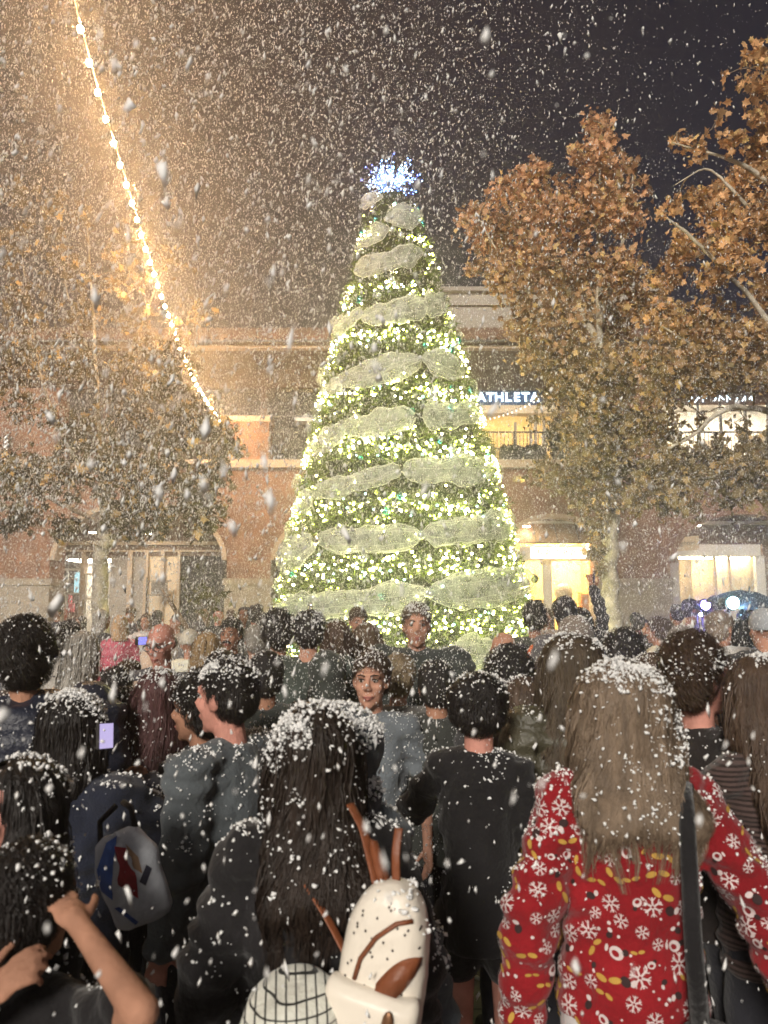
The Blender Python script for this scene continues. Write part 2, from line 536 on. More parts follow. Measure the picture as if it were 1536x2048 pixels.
# lit toy coloured shop window on the left
f = MB()
for a, b, c_, d_ in [(112, 163, 1137, 1141), (133, 136, 1141, 1320), (160, 163, 1141, 1320), (112, 160, 1186, 1189)]:
    f.box(ax(a), ax(b), AY - .02, AY + .08, az(d_), az(c_))
w = bp(f, 'shop_window', M['white_paint'])
p = MB(); p.box(ax(112), ax(160), AY + .03, AY + .04, 0, az(1141)); bp(p, 'pane', glass(), parent=w)
m = MB(); m.box(ax(100), ax(222), AY + 3.0, AY + 3.1, 0, az(1112)); bp(m, 'shop_rear_wall', mat('pale_shop_wall', (.75, .68, .6), .7))
m = MB(); m.box(ax(105), ax(215), AY + .6, AY + 2.6, az(1118), az(1116)); bp(m, 'ceiling_lamp', emit('cool_shop_lamp', (1, .88, .72), 14))
m = MB(); m.box(ax(138), ax(159), AY + .5, AY + .55, az(1186), az(1143)); bp(m, 'window_screen', emit('cyan_screen', (.55, .9, 1), 1.1))
m = MB(); m.box(ax(116), ax(122), AY + 1.0, AY + 1.1, az(1205), az(1190)); m.box(ax(117), ax(128), AY + 1.0, AY + 1.1, az(1225), az(1206)); bp(m, 'display', mat('pink_display', (.8, .15, .2), .6))
t = MB(); t.box(ax(128), ax(149), AY - .5, AY - .44, 0.5, az(1217)); tb = MB()
tag(t.build('standing_sign', mat('orange_board', (.65, .17, .07), .6)), 'orange standing board outside the lit shop window at the left', 'sign')
# pale lit arch at the far left
m = MB(); m.box(ax(-160), ax(10), AY + .1, AY + .2, 0, az(1100)); bp(m, 'arch_window', emit('pale_green_window', (.8, .95, .6), .55))

# recessed ceiling downlights
for px, py, Y in [(1053, 1054, FY + .7), (1393, 1052, FY + .7), (295, 1068, FY + 1.6), (186, 1066, FY + 1.6)]:
    q = P(px, py, Y); m = MB(); V, F = loft([(q.x, q.y, q.z, .13, .13), (q.x, q.y, q.z + .03, .14, .14)], 16); m.add(V, F); bp(m, 'downlight', emit('downlight', (1, .88, .7), 45))

# --- right: awning shop under the arch
SY = FY + 1.2
def sx(px, Y=SY): return P(px, 1150, Y).x
def sz(py, Y=SY): return P(1100, py, Y).z
m = MB()
za0, za1 = sz(1088), sz(1040)
aw = MB()
xs = np.linspace(sx(1026), sx(1196), 5)
for i in range(4):
    aw.add([(xs[i], SY - .55, za0), (xs[i + 1], SY - .55, za0), (xs[i + 1], SY + .15, za1), (xs[i], SY + .15, za1)], [(0, 1, 2, 3)])
aw.V = [v + np.array([0, 0, 0]) for v in aw.V]
a_ = bp(aw, 'awning', mat('tan_canvas', (.42, .28, .16), .85, .12, 4, .2, 60, .1))
a_.modifiers.new('thick', 'SOLIDIFY').thickness = .02
m = MB()
for x in xs: m.tube([(x, SY - .56, za0 - .01), (x, SY + .14, za1 - .03)], .018, 6)
m.tube([(xs[0], SY - .56, za0 - .01), (xs[-1], SY - .56, za0 - .01)], .022, 6)
bp(m, 'awning_frame', M['dark_metal'])
# shop room
for a in ((1010, 1022), (1225, 1240)):
    m = MB(); m.box(sx(a[0]), sx(a[1]), SY, 30.5, 0, sz(1060)); bp(m, 'shop_side_wall', mat('yellow_wall', (.8, .58, .22), .7, .08))
m = MB(); m.box(sx(1000), sx(1250), 30.4, 30.6, 0, sz(1060)); bp(m, 'shop_rear_wall', mat('warm_yellow_wall', (.85, .66, .28), .7, .08))
m = MB(); m.box(sx(1022), sx(1225), SY + .05, 30.4, .004, .02); bp(m, 'shop_floor', mat('pale_floor', (.5, .42, .3), .4))
for px in (1070, 1120, 1170):
    for yy in (27.2, 29.2):
        m = MB(); m.box(P(px, 1100, yy).x - .35, P(px, 1100, yy).x + .35, yy - .12, yy + .12, 4.2, 4.25); bp(m, 'ceiling_lamp', emit('warm_shop_lamp', (1, .74, .36), 220))
f = MB()
for a, b in [(1022, 1027), (1086, 1104), (1196, 1200)]: f.box(sx(a), sx(b), SY + .02, SY + .1, 0, sz(1122))
f.box(sx(1022), sx(1200), SY + .02, SY + .1, sz(1122), sz(1119))
w = bp(f, 'shop_front', M['white_paint'])
p = MB(); p.box(sx(1027), sx(1086), SY + .05, SY + .06, .3, sz(1122)); bp(p, 'pane', glass(), parent=w)

# --- right: cream shop with white header
CY = FY + 1.6
def cx(px, Y=CY): return P(px, 1150, Y).x
def cz(py, Y=CY): return P(1430, py, Y).z
m = MB(); m.box(cx(1337), cx(1517), CY - .25, CY + .1, cz(1112), cz(1090)); bp(m, 'header', M['white_paint'])
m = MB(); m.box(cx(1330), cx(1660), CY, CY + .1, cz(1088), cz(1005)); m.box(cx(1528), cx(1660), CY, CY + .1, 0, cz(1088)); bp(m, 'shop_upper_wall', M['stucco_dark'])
for a in ((1335, 1356), (1510, 1528)):
    m = MB(); m.box(cx(a[0]), cx(a[1]), CY - .1, CY + .1, 0, cz(1112) - .002); bp(m, 'jamb', M['white_paint'])
for a, b, dy in [(1360, 1385, 2.4), (1385, 1430, 1.3), (1430, 1457, .9), (1461, 1510, .7)]:
    m = MB(); m.box(cx(a, CY + dy), cx(b, CY + dy), CY + dy, CY + dy + .08, 0, cz(1112)); bp(m, 'display_panel', M['cream_panel'])
m = MB(); m.box(cx(1350), cx(1515), CY + .5, CY + .6, cz(1116), cz(1112) - .01); m.box(cx(1350), cx(1380), CY + 1.6, CY + 1.9, cz(1116), cz(1113)); bp(m, 'ceiling_lamp', emit('warm_display_lamp', (1, .8, .5), 85))
for a in (1428, 1457):
    m = MB(); m.box(cx(a), cx(a + 4), CY - .05, CY + .05, 0, cz(1112) - .002); bp(m, 'mullion', M['trim'])
p = MB(); p.box(cx(1356), cx(1510), CY + .0, CY + .01, .3, cz(1112) - .004); bp(p, 'window_pane', glass())

# --- upstairs shops on the right
def ux(px, Y): return P(px, 860, Y).x
m = MB(); m.box(ux(920, UY), ux(1112, UY), UY - .5, UY - .001, fz(833, UY), fz(817, UY)); bp(m, 'soffit', M['cream_panel'])
for a, b, mm in [(918, 1115, mat('amber_room', (.8, .58, .25), .7)), (1128, 1236, mat('amber_room_wall', (.8, .55, .22), .7)), (1324, 1640, mat('white_room', (.85, .8, .7), .7))]:
    m = MB(); m.box(ux(a, 31.5), ux(b + 20, 31.5), 31.2, 31.4, Z_LEDGE1, Z_LEDGE1 + 3.6); bp(m, 'upstairs_rear_wall', mm)
    m = MB(); m.box(ux(a, UY), ux(b, UY), UY + .5, 31.0, Z_LEDGE1 + 3.3, Z_LEDGE1 + 3.4); bp(m, 'upstairs_ceiling', M['white_paint'])
    x0, x1 = ux(a, UY), ux(b, UY)
    k = max(1, int((x1 - x0) / 1.2))
    for i in range(k):
        xx = x0 + (i + .5) * (x1 - x0) / k
        m = MB(); m.box(xx - .3, xx + .3, UY + .9, UY + 1.4, Z_LEDGE1 + 3.2, Z_LEDGE1 + 3.25); bp(m, 'ceiling_lamp', emit('upstairs_lamp', (1, .8, .48) if a < 1300 else (1, .9, .72), 55 if a < 1300 else 80))
for a in (1345, 1395, 1440, 1490, 1535):
    m = MB(); m.box(ux(a, UY), ux(a + 4, UY), UY - .05, UY + .05, Z_LEDGE1, fz(806, UY)); bp(m, 'mullion', M['dark_metal'])
for a, h_ in ((1365, .9), (1410, 1.5), (1462, 1.1), (1512, 1.7)):
    m = MB(); x_ = ux(a, 28.8); m.box(x_ - .3, x_ + .3, 28.6, 29.0, Z_LEDGE1, Z_LEDGE1 + h_); bp(m, 'display_case', M['cream_panel'])
f = MB()
for a in (1028, 1058, 1068, 1085):
    f.box(ux(a, UY), ux(a + 5, UY), UY - .08, UY + .02, Z_LEDGE1, fz(833, UY) if a > 1030 else fz(845, UY))
bp(f, 'door_frame', M['parapet'])
# railings upstairs
def railing(a, b, label):
    Y = FY + .06
    root = empty('railing', (ux(a, Y), Y, Z_LEDGE1), 0, label, 'railing')
    L = ux(b, Y) - ux(a, Y)
    q = MB(); q.box(0, L, -.025, .025, .98, 1.03); q.box(0, L, -.02, .02, .08, .11); q.build('rail', M['dark_metal'], root)
    q = MB()
    for x in np.arange(.06, L, .13): q.tube([(x, 0, .11), (x, 0, .98)], .011, 5)
    q.build('balusters', M['dark_metal'], root)
    for x in np.linspace(.03, L - .03, max(2, int(L / 1.2))):
        q = MB(); q.box(x - .03, x + .03, -.03, .03, 0, 1.0); q.build('post', M['dark_metal'], root)
railing(930, 1222, 'dark metal balcony railing in front of the amber lit upstairs shop')
railing(1322, 1640, 'dark balcony railing before the bright white upstairs shop behind the right tree')
railing(538, 925, 'dark balcony railing upstairs behind the decorated tree')

# ---------------------------------------------------------------- signs and street furniture by the building
def text_mesh(s, size, depth, shear=0.0, spacing=1.0, bold=0.0):
    cu = bpy.data.curves.new('lettering', 'FONT')
    cu.body = s; cu.size = size; cu.extrude = depth; cu.shear = shear; cu.space_character = spacing; cu.offset = bold
    cu.align_x = 'CENTER'; cu.align_y = 'CENTER'
    o = bpy.data.objects.new('lettering', cu)
    TMP.collection.objects.link(o); vl = TMP.view_layers[0]; vl.update()
    me = bpy.data.meshes.new_from_object(o.evaluated_get(vl.depsgraph))
    bpy.data.objects.remove(o); bpy.data.curves.remove(cu)
    me.materials.clear()
    return me

M['blue_lamp'] = emit('blue_white_letters', (.62, .85, 1.0), 5.0)
q = P(1016, 795, UY - .1)
t = empty('shop_sign', q, 0, 'blue white glowing capital letters above the amber upstairs shop, right of the decorated tree', 'sign')
bk = MB(); bk.box(-1.35, 1.35, .06, .1, -.3, .3); bk.build('backing_board', mat('navy_board', (.03, .06, .13), .4), t)
for i, ch in enumerate('ATHLETA'):
    me = text_mesh(ch, .5, .03, 0, 1, .006)
    o = link('letter', me, M['blue_lamp'], t, False); o.rotation_euler = (R(90), 0, 0); o.location = ((i - 3) * .345, 0, 0)
q = P(1444, 797, UY - .1)
t = empty('lit_sign', q, 0, 'row of small bluish lit strokes over the bright upstairs shop, half hidden by leaves', 'sign')
bk = MB(); bk.box(-1.5, 1.5, .06, .1, -.22, .22); bk.build('backing_board', M['stucco_dark'], t)
for i, x in enumerate((-1.2, -.95, -.72, -.3, -.05, .25, .55, .85, 1.15)):
    a_ = rng.uniform(-.07, .07, 6); m = MB(); m.tube([(x - .05 + a_[0], 0, -.1 + a_[1]), (x + a_[2], 0, .06 + a_[3]), (x + .08 + a_[4], 0, a_[5])], .02, 6); m.build('letter', M['blue_lamp'], t)
# hanging sign at the right shop
qs = [P(1335, 1107, FY + .5), P(1391, 1097, FY - .45), P(1391, 1070, FY - .45), P(1349, 1077, FY + .3)]
c_ = P(1366, 1088, FY)
t = empty('hanging_shop_sign', c_, R(-24), 'cream hanging board with slanted dark script, jutting out beside the white shop header', 'sign')
m = MB(); m.prism([(-.55, -.27), (.5, -.2), (.5, .27), (-.42, .2)], -.03, .03); m.build('board', M['cream_panel'], t, False, True)
o = link('lettering', text_mesh('Brighton', .2, .006, .35), M['stucco_dark'], t, False); o.rotation_euler = (R(90), R(-3), 0); o.location = (.03, -.037, .02)
# white lit band over the awning shop
q = P(1118, 1106, SY - .3)
t = empty('light_box_sign', q, 0, 'overexposed white light box sign under the tan awning', 'sign')
m = MB(); m.box(-1.38, 1.38, -.06, .1, -.22, .22); m.build('box', M['white_paint'], t)
m = MB(); m.box(-1.0, 1.34, -.075, -.062, -.19, .19); m.build('light_panel', emit('white_light_panel', (1, .92, .78), 3.2), t)
for x in (-.75, -.45, -.1, .15, .42, .7, .98):
    m = MB(); m.tube([(x, -.085, -.1), (x + .02, -.085, .1)], .02, 6); m.tube([(x, -.085, .09), (x + .1, -.085, .08), (x + .12, -.085, -.09)], .02, 6); m.build('stroke', mat('red_stroke', (.5, .2, .15), .6), t)
# blade sign at the left shop
q = P(120, 1165, AY - .6)
t = empty('blade_sign', q, 0, 'small dark bracket sign with pale strokes beside the left lit shop window', 'sign')
m = MB(); m.tube([(-.1, 0, .55), (.35, 0, .55)], .02, 6); m.tube([(-.02, 0, .55), (-.02, 0, -.35)], .02, 6); m.build('bracket', M['dark_metal'], t)
m = MB(); m.box(.02, .26, -.03, .03, -.3, .36); m.build('board', mat('blue_grey_board', (.05, .09, .13), .4), t)
m = MB(); m.tube([(.07, -.04, .22), (.2, -.04, .24), (.1, -.04, .06), (.22, -.04, .05)], .015, 6); m.tube([(.09, -.04, -.08), (.1, -.04, -.22), (.2, -.04, -.22)], .015, 6); m.build('lettering', M['white_paint'], t)
q = P(300, 1180, AY - .7)
t = empty('bracket_sign', q, 0, 'dark rectangular sign on a bracket post in front of the cream columns', 'sign')
m = MB(); m.tube([(-.12, 0, .45), (-.12, 0, -2.5)], .025, 6); m.tube([(-.12, 0, .32), (.75, 0, .32)], .02, 6); m.tube([(-.12, 0, -.18), (.75, 0, -.18)], .02, 6); m.build('bracket', M['dark_metal'], t)
m = MB(); m.box(.05, .62, -.03, .03, -.14, .28); m.build('board', mat('grey_board', (.16, .14, .12), .5), t)
q = P(12, 897, FY - .1)
t = empty('blade_sign', q, 0, 'thin upright white lit plaque upstairs on the far left wall', 'sign')
m = MB(); m.box(-.1, .1, -.02, .1, -.48, .48); m.build('board', M['stucco_dark'], t)
m = MB()
for z in np.arange(-.4, .41, .16): m.tube([(-.05, -.03, z - .05), (.05, -.03, z + .05)], .028, 6)
m.build('lettering', emit('white_letters', (1, .95, .85), 1.6), t)
q = P(612, 842, UY - .3)
t = empty('lit_canopy', q, 0, 'short pale canopy with a round lamp upstairs just left of the decorated tree', 'canopy')
m = MB(); m.box(-.42, .42, -.3, .25, -.07, .07); m.build('slab', M['white_paint'], t)
m = MB(); m.ell((.0, -.1, .17), .1, None, 12); m.build('lamp', emit('soft_lamp', (1, .93, .8), .5), t, True)
# planters behind the upstairs railing
def shrub_mesh(g, n, rx, ry, rz, col, ls=.05):
    C = g.normal(size=(n, 3)); C /= np.linalg.norm(C, axis=1, keepdims=True); C *= g.uniform(.55, 1.08, (n, 1)) * np.array([rx, ry, rz]) * (1 + .2 * g.normal(size=(n, 1)))
    d = g.normal(size=(n, 3)); d /= np.linalg.norm(d, axis=1, keepdims=True); e = np.cross(d, g.normal(size=(n, 3))); e /= np.linalg.norm(e, axis=1, keepdims=True)
    s = ls * g.uniform(.6, 1.4, (n, 1))
    V = np.stack([C - d * s, C + e * s * .45, C + d * s, C - e * s * .45], 1).reshape(-1, 3)
    b = np.arange(n)[:, None] * 4
    T = np.concatenate([b + [0, 1, 2], b + [0, 2, 3]])
    c = np.clip(np.array(col) * g.uniform(.5, 1.5, (n, 1)), 0, 1); c = np.repeat(np.concatenate([c, np.ones((n, 1))], 1), 4, 0)
    return V, T, c
for i, (a, lab) in enumerate([(968, 'dark trough planter with bumpy shrubs behind the railing, nearest the decorated tree'), (1022, 'dark trough planter with shrubs in the middle of the upstairs railing'), (1068, 'dark trough planter with shrubs next to the tall upstairs bush')]):
    q = P(a, 912, FY + .5)
    t = empty('planter', (q.x, q.y, Z_LEDGE1), 0, lab, 'planter', 'planters along the upstairs railing')
    m = MB(); m.box(-.4, .4, -.18, .18, 0, .42); m.build('trough', M['dark_metal'], t)
    V, T, c = shrub_mesh(rng, 700, .42, .2, .16, (.03, .035, .02)); V[:, 2] += .5
    link('shrub', tri_mesh('shrub', V, T, None, c), M['leaf'], t, False)
q = P(1117, 912, FY + .8)
t = empty('potted_bush', (q.x, q.y, Z_LEDGE1), 0, 'tall dark rounded bush upstairs before the amber window, right of the planters', 'plant')
m = MB(); V, F = loft([(0, 0, 0, .2, .2), (0, 0, .4, .26, .26)], 14); m.add(V, F); m.build('pot', M['dark_metal'], t)
V, T, c = shrub_mesh(rng, 3000, .42, .3, .68, (.03, .03, .022)); V[:, 2] += .95
link('foliage', tri_mesh('foliage', V, T, None, c), M['leaf'], t, False)
q = P(1196, 912, FY + 1.0)
t = empty('mannequin', (q.x, q.y, Z_LEDGE1), 0, 'small white and red dressed figure standing upstairs behind the leaves', 'mannequin')
m = MB(); V, F = loft([(0, 0, .0, .12, .09), (0, 0, .4, .1, .08), (0, 0, .62, .13, .08), (0, 0, .72, .06, .05)], 14); m.add(V, F); m.ell((0, 0, .82), .09); m.build('figure', M['white_paint'], t, True)
m = MB(); V, F = loft([(0, 0, .5, .135, .1), (0, 0, .63, .15, .1), (0, 0, .71, .09, .07)], 14); m.add(V, F); m.build('jacket', mat('red_cloth', (.6, .08, .05), .8), t, True)

# shelf and counter in the yellow shop
def shelf(px, py, Y, w, h, d, wood, label, nsh, items=True):
    q = P(px, py, Y); t = empty('display_shelf', (q.x, Y, .02), 0, label, 'shelf')
    m = MB(); m.box(-w / 2, w / 2, d - .03, d, .1, h); m.build('back_panel', wood, t)
    for s in (-1, 1):
        m = MB(); m.box(s * w / 2 - .03, s * w / 2 + .03, 0, d - .032, 0, h + .05); m.build('side_panel', wood, t)
    for k in range(nsh):
        z = .15 + k * (h - .2) / (nsh - 1); m = MB(); m.box(-w / 2 + .032, w / 2 - .032, .02, d - .034, z, z + .04); m.build('shelf_board', wood, t)
    return t
shelf(1190, 1190, 27.4, 1.0, 2.15, .45, M['wood'], 'orange wooden display shelf glowing inside the yellow shop', 4)
shelf(1075, 1190, 28.0, .9, 1.7, .4, mat('teal_paint', (.12, .4, .36), .6), 'teal display shelf at the left inside the yellow shop', 4)
def goods(px, py, Y, label, kind):
    q = P(px, py, Y); t = empty('toy_car' if kind == 0 else 'toy_figure', q, 0, label, 'toy')
    dm = mat('dark_toy', (.07, .05, .05), .5)
    if kind == 0:
        m = MB(); m.prism([(-.16, 0), (.16, 0), (.17, .08), (.09, .09), (.05, .16), (-.07, .16), (-.1, .09), (-.17, .08)], -.07, .07); m.build('body', dm, t, False, True)
        for x in (-.1, .1):
            m = MB(); m.tube([(x, -.08, .0), (x, .08, .0)], .04, 12); m.build('wheel_pair', M['dark_metal'], t)
    else:
        m = MB(); V, F = loft([(0, 0, 0, .12, .1), (0, 0, .16, .13, .1), (0, 0, .3, .07, .07)], 12); m.add(V, F); m.ell((0, 0, .38), .075); m.ell((-.1, -.02, .2), (.03, .04, .1)); m.ell((.1, -.02, .2), (.03, .04, .1)); m.build('body', dm, t, True)
goods(1196, 1210, 27.5, 'small dark toy car on the upper part of the orange shelf', 0)
goods(1197, 1262, 27.5, 'dark toy figure on the lower part of the orange shelf', 1)
q = P(1127, 1185, 27)
t = empty('balloon', q, 0, 'grey round balloon floating inside the yellow shop doorway', 'balloon')
m = MB(); m.ell((0, 0, 0), (.33, .3, .34), None, 20); m.build('envelope', mat('grey_balloon', (.3, .28, .26), .35), t, True)
m = MB(); m.tube([(0, 0, -.36), (.03, 0, -.9), (-.02, 0, -1.9)], .006, 5); m.build('string', M['white_paint'], t)

# ---------------------------------------------------------------- plane trees
LEAF = np.array([(0, -.5), (.13, -.28), (.42, -.34), (.3, -.1), (.5, .12), (.24, .14), (.16, .28), (0, .56), (-.16, .28), (-.24, .14), (-.5, .12), (-.3, -.1), (-.42, -.34), (-.13, -.28)])
def leaves(C, size, g, col):
    n, k = len(C), len(LEAF)
    d = g.normal(size=(n, 3)); d[:, 2] -= .5; d /= np.linalg.norm(d, axis=1, keepdims=True)
    e = np.cross(d, g.normal(size=(n, 3))); e /= np.linalg.norm(e, axis=1, keepdims=True)
    nn = np.cross(d, e)
    s = size * g.uniform(.4, 1.4, (n, 1, 1))
    fold = g.uniform(.0, .6, (n, 1, 1))
    O = C[:, None, :] + s * (LEAF[None, :, 1:2] * d[:, None, :] + LEAF[None, :, 0:1] * e[:, None, :] + np.abs(LEAF[None, :, 0:1]) * fold * nn[:, None, :])
    mid = (C + 0.02 * size * nn)[:, None, :]
    V = np.concatenate([O, mid], 1).reshape(-1, 3)
    b = (np.arange(n) * (k + 1))[:, None, None]
    T = np.array([(i, (i + 1) % k, k) for i in range(k)])[None] + b
    cols = np.concatenate([col, np.ones((n, 1))], 1)
    return V, T.reshape(-1, 3), np.repeat(cols, k + 1, 0)

def plane_tree(label, base, limbs, clumps, D, seed, leaf_size, tones, dens=1.0, depth=1.0):
    """limbs: lists of (px, py, depth offset, radius); clumps: (px, py, radius px, weight)"""
    g = np.random.default_rng(seed)
    root = empty('plane_tree', (base[0], base[1], 0), 0, label, 'tree')
    o = np.array([base[0], base[1], 0.0])
    tk, nodes = MB(), []
    for li, L in enumerate(limbs):
        pts = np.array([np.array(P(a, b, D + dy)) if b is not None else np.array([base[0], base[1], -.1]) for a, b, dy, r in L]); rad = np.array([r for *_, r in L])
        tt = np.linspace(0, len(pts) - 1, len(pts) * 5); i = np.arange(len(pts))
        pp = np.stack([np.interp(tt, i, pts[:, k]) for k in range(3)], 1); rr = np.interp(tt, i, rad)
        if len(pp) > 6:
            w = np.array([.25, .5, .25])
            for _ in range(10):
                pp[1:-1] = .25 * pp[:-2] + .5 * pp[1:-1] + .25 * pp[2:]
        pp[1:-1] += g.normal(size=(len(pp) - 2, 3)) * rr[1:-1, None] * .25
        tk.tube(pp - o, rr, 10 if li == 0 else 7)
        nodes.append(pp[len(pp) // 5:])
    nodes = np.concatenate(nodes)
    C_, K_ = [], []
    tw = MB()
    for a, b, r, w in clumps:
        dy = g.uniform(-1.25, .6) * depth
        c = np.array(P(a, b, D + dy)); rm = r * (D / FPX)
        near = nodes[np.argmin(np.linalg.norm(nodes - c, axis=1))]
        mid = (near + c) / 2 + g.normal(size=3) * .12 * np.linalg.norm(c - near); mid[2] += .05
        tw.tube(np.array([near, near * .6 + mid * .4 + g.normal(size=3) * .04, mid, mid * .5 + c * .5 + g.normal(size=3) * .05, c]) - o, [.02, .016, .013, .009, .004], 5)
        n = int(dens * w * 620 * rm * rm / (leaf_size / .17) ** 2) + 4
        u = g.normal(size=(n, 3)); u /= np.linalg.norm(u, axis=1, keepdims=True)
        q = c + u * (rm * 1.12 * g.uniform(0, 1, (n, 1)) ** .42) * np.array([1, .9, 1])
        # leaves gather on little sprays
        m_ = max(2, n // 12); sp = q[:m_]; ii = g.integers(0, m_, n); pull = g.uniform(.25, .95, (n, 1)); q = q * (1 - pull) + (sp[ii] + g.normal(size=(n, 3)) * .11) * pull
        for s_ in sp[:max(3, m_ // 2)]:
            k = c + (s_ - c) * .2
            tw.tube(np.array([k, (k + s_) / 2 + g.normal(size=3) * .05, s_]) - o, [.01, .007, .003], 4)
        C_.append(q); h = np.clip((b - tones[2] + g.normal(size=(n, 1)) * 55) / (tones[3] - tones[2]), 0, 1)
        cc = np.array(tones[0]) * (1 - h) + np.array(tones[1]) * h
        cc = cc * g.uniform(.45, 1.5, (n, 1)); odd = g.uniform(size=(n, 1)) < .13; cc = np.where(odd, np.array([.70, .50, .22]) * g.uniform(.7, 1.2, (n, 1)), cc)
        K_.append(np.clip(cc, .01, .9))
    for v_, in zip(tw.V): pass
    tk.add(np.concatenate(tw.V), tw.F, 1)
    tk.build('trunk', [M['bark'], M['twig']], root, True)
    C_ = np.concatenate(C_); K_ = np.concatenate(K_)
    V, T, c = leaves(C_ - o, leaf_size, g, K_)
    link('crown', tri_mesh('crown', V, T, None, c), M['leaf'], root, None)
    return root

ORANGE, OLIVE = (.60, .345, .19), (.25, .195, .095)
DA = 15.5
bx = P(1222, 1180, DA)
clA = [(1190, 245, 30, .7), (1205, 270, 34, .9), (1200, 310, 50, 1), (1225, 370, 58, 1), (1262, 335, 26, .6), (1160, 300, 20, .5), (1080, 340, 36, .8), (1050, 375, 48, 1), (1000, 385, 32, .9), (955, 425, 32, .9), (925, 440, 16, .8), (960, 470, 46, 1), (1000, 460, 62, 1), (1090, 430, 78, 1.1), (1165, 420, 78, 1.1), (1245, 430, 58, 1), (1285, 365, 20, .7), (1010, 555, 56, 1), (945, 540, 24, .9), (1080, 530, 80, 1.1), (1160, 550, 80, 1.1), (1245, 530, 58, 1), (1035, 630, 50, .7), (1110, 640, 72, .9), (1200, 650, 76, .9), (1280, 610, 52, 1), (1075, 715, 44, .7), (1150, 740, 64, .8), (1230, 745, 74, .9), (1125, 795, 48, .6), (1195, 830, 56, .7), (1275, 835, 46, .8), (1180, 900, 50, .7), (1250, 940, 52, .8), (1130, 870, 30, .4), (1150, 960, 50, .9), (1090, 950, 46, .6), (1210, 780, 60, 1), (1180, 860, 60, .9), (1240, 880, 60, 1), (1130, 760, 60, .8), (1060, 700, 50, .6), (1215, 930, 50, .9), (1080, 830, 30, .4), (1222, 1000, 46, .8), (1200, 1060, 26, 1.2), (1190, 1105, 20, 1.4), (1196, 1140, 14, 1.2), (1160, 1010, 36, .5)]
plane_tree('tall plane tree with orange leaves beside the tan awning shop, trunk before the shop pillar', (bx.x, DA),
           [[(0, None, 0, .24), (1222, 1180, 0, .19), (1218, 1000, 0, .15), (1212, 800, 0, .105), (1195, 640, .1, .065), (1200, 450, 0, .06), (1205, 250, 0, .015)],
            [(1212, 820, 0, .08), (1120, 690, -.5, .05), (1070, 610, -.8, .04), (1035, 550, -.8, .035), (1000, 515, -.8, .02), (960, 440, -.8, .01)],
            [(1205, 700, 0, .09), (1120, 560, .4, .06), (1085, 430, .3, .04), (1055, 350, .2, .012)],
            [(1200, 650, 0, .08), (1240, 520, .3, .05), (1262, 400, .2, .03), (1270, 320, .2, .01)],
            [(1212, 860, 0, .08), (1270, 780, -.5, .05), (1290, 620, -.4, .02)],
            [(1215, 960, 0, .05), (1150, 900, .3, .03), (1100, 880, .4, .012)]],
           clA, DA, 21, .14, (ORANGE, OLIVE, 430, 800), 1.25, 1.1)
DB = 13.0
clB = [(1515, 110, 34, .9), (1490, 165, 22, .8), (1540, 175, 50, 1), (1470, 280, 30, .8), (1530, 240, 52, 1), (1370, 287, 20, .8), (1400, 300, 22, .8), (1345, 282, 10, .9), (1440, 225, 12, .8), (1450, 150, 10, .6), (1520, 320, 56, 1), (1475, 370, 54, 1), (1410, 395, 40, 1), (1350, 415, 24, .8), (1320, 425, 18, .8), (1440, 455, 62, 1), (1530, 440, 66, 1), (1365, 490, 46, 1), (1330, 555, 42, 1), (1480, 530, 40, .9), (1540, 590, 60, 1), (1330, 640, 54, 1), (1420, 650, 62, 1), (1500, 690, 64, .9), (1310, 720, 46, .9), (1390, 725, 58, .8), (1470, 750, 52, .7), (1535, 755, 42, .7), (1315, 795, 40, .8), (1290, 870, 44, .8), (1320, 905, 26, .7), (1350, 965, 46, 1), (1425, 950, 52, 1), (1500, 960, 56, 1), (1300, 955, 46, 1), (1380, 1015, 28, .9), (1450, 1000, 34, .9), (1525, 905, 40, .9), (1440, 890, 30, .4), (1400, 850, 30, .2), (1470, 845, 34, .2), (1275, 1005, 34, 1), (1330, 1010, 32, 1), (1600, 400, 110, .5), (1620, 650, 110, .5), (1610, 900, 100, .5), (1560, 1000, 40, .8), (1450, 490, 30, .9), (1420, 560, 40, .7), (1380, 660, 60, .9), (1480, 700, 70, .9), (1340, 760, 60, .9), (1430, 760, 50, .8), (1330, 850, 46, .7), (1400, 930, 60, .9), (1480, 940, 60, .9), (1340, 930, 50, .9)]
bb = P(1640, 1180, DB)
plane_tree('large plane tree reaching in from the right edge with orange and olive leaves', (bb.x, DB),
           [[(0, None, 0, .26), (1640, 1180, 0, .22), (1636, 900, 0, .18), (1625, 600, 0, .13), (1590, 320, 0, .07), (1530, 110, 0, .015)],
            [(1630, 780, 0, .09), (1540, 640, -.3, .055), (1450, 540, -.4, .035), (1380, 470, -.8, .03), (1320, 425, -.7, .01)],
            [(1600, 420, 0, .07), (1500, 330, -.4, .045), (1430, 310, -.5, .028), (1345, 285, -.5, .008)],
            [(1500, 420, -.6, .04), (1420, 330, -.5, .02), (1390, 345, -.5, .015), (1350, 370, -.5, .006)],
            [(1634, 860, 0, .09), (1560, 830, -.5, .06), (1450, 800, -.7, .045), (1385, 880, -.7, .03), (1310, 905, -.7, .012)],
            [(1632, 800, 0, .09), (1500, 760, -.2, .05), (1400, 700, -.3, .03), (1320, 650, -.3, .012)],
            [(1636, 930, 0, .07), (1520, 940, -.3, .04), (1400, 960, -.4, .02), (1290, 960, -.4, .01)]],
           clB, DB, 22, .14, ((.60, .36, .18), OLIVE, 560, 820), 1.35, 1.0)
DL = 15.0
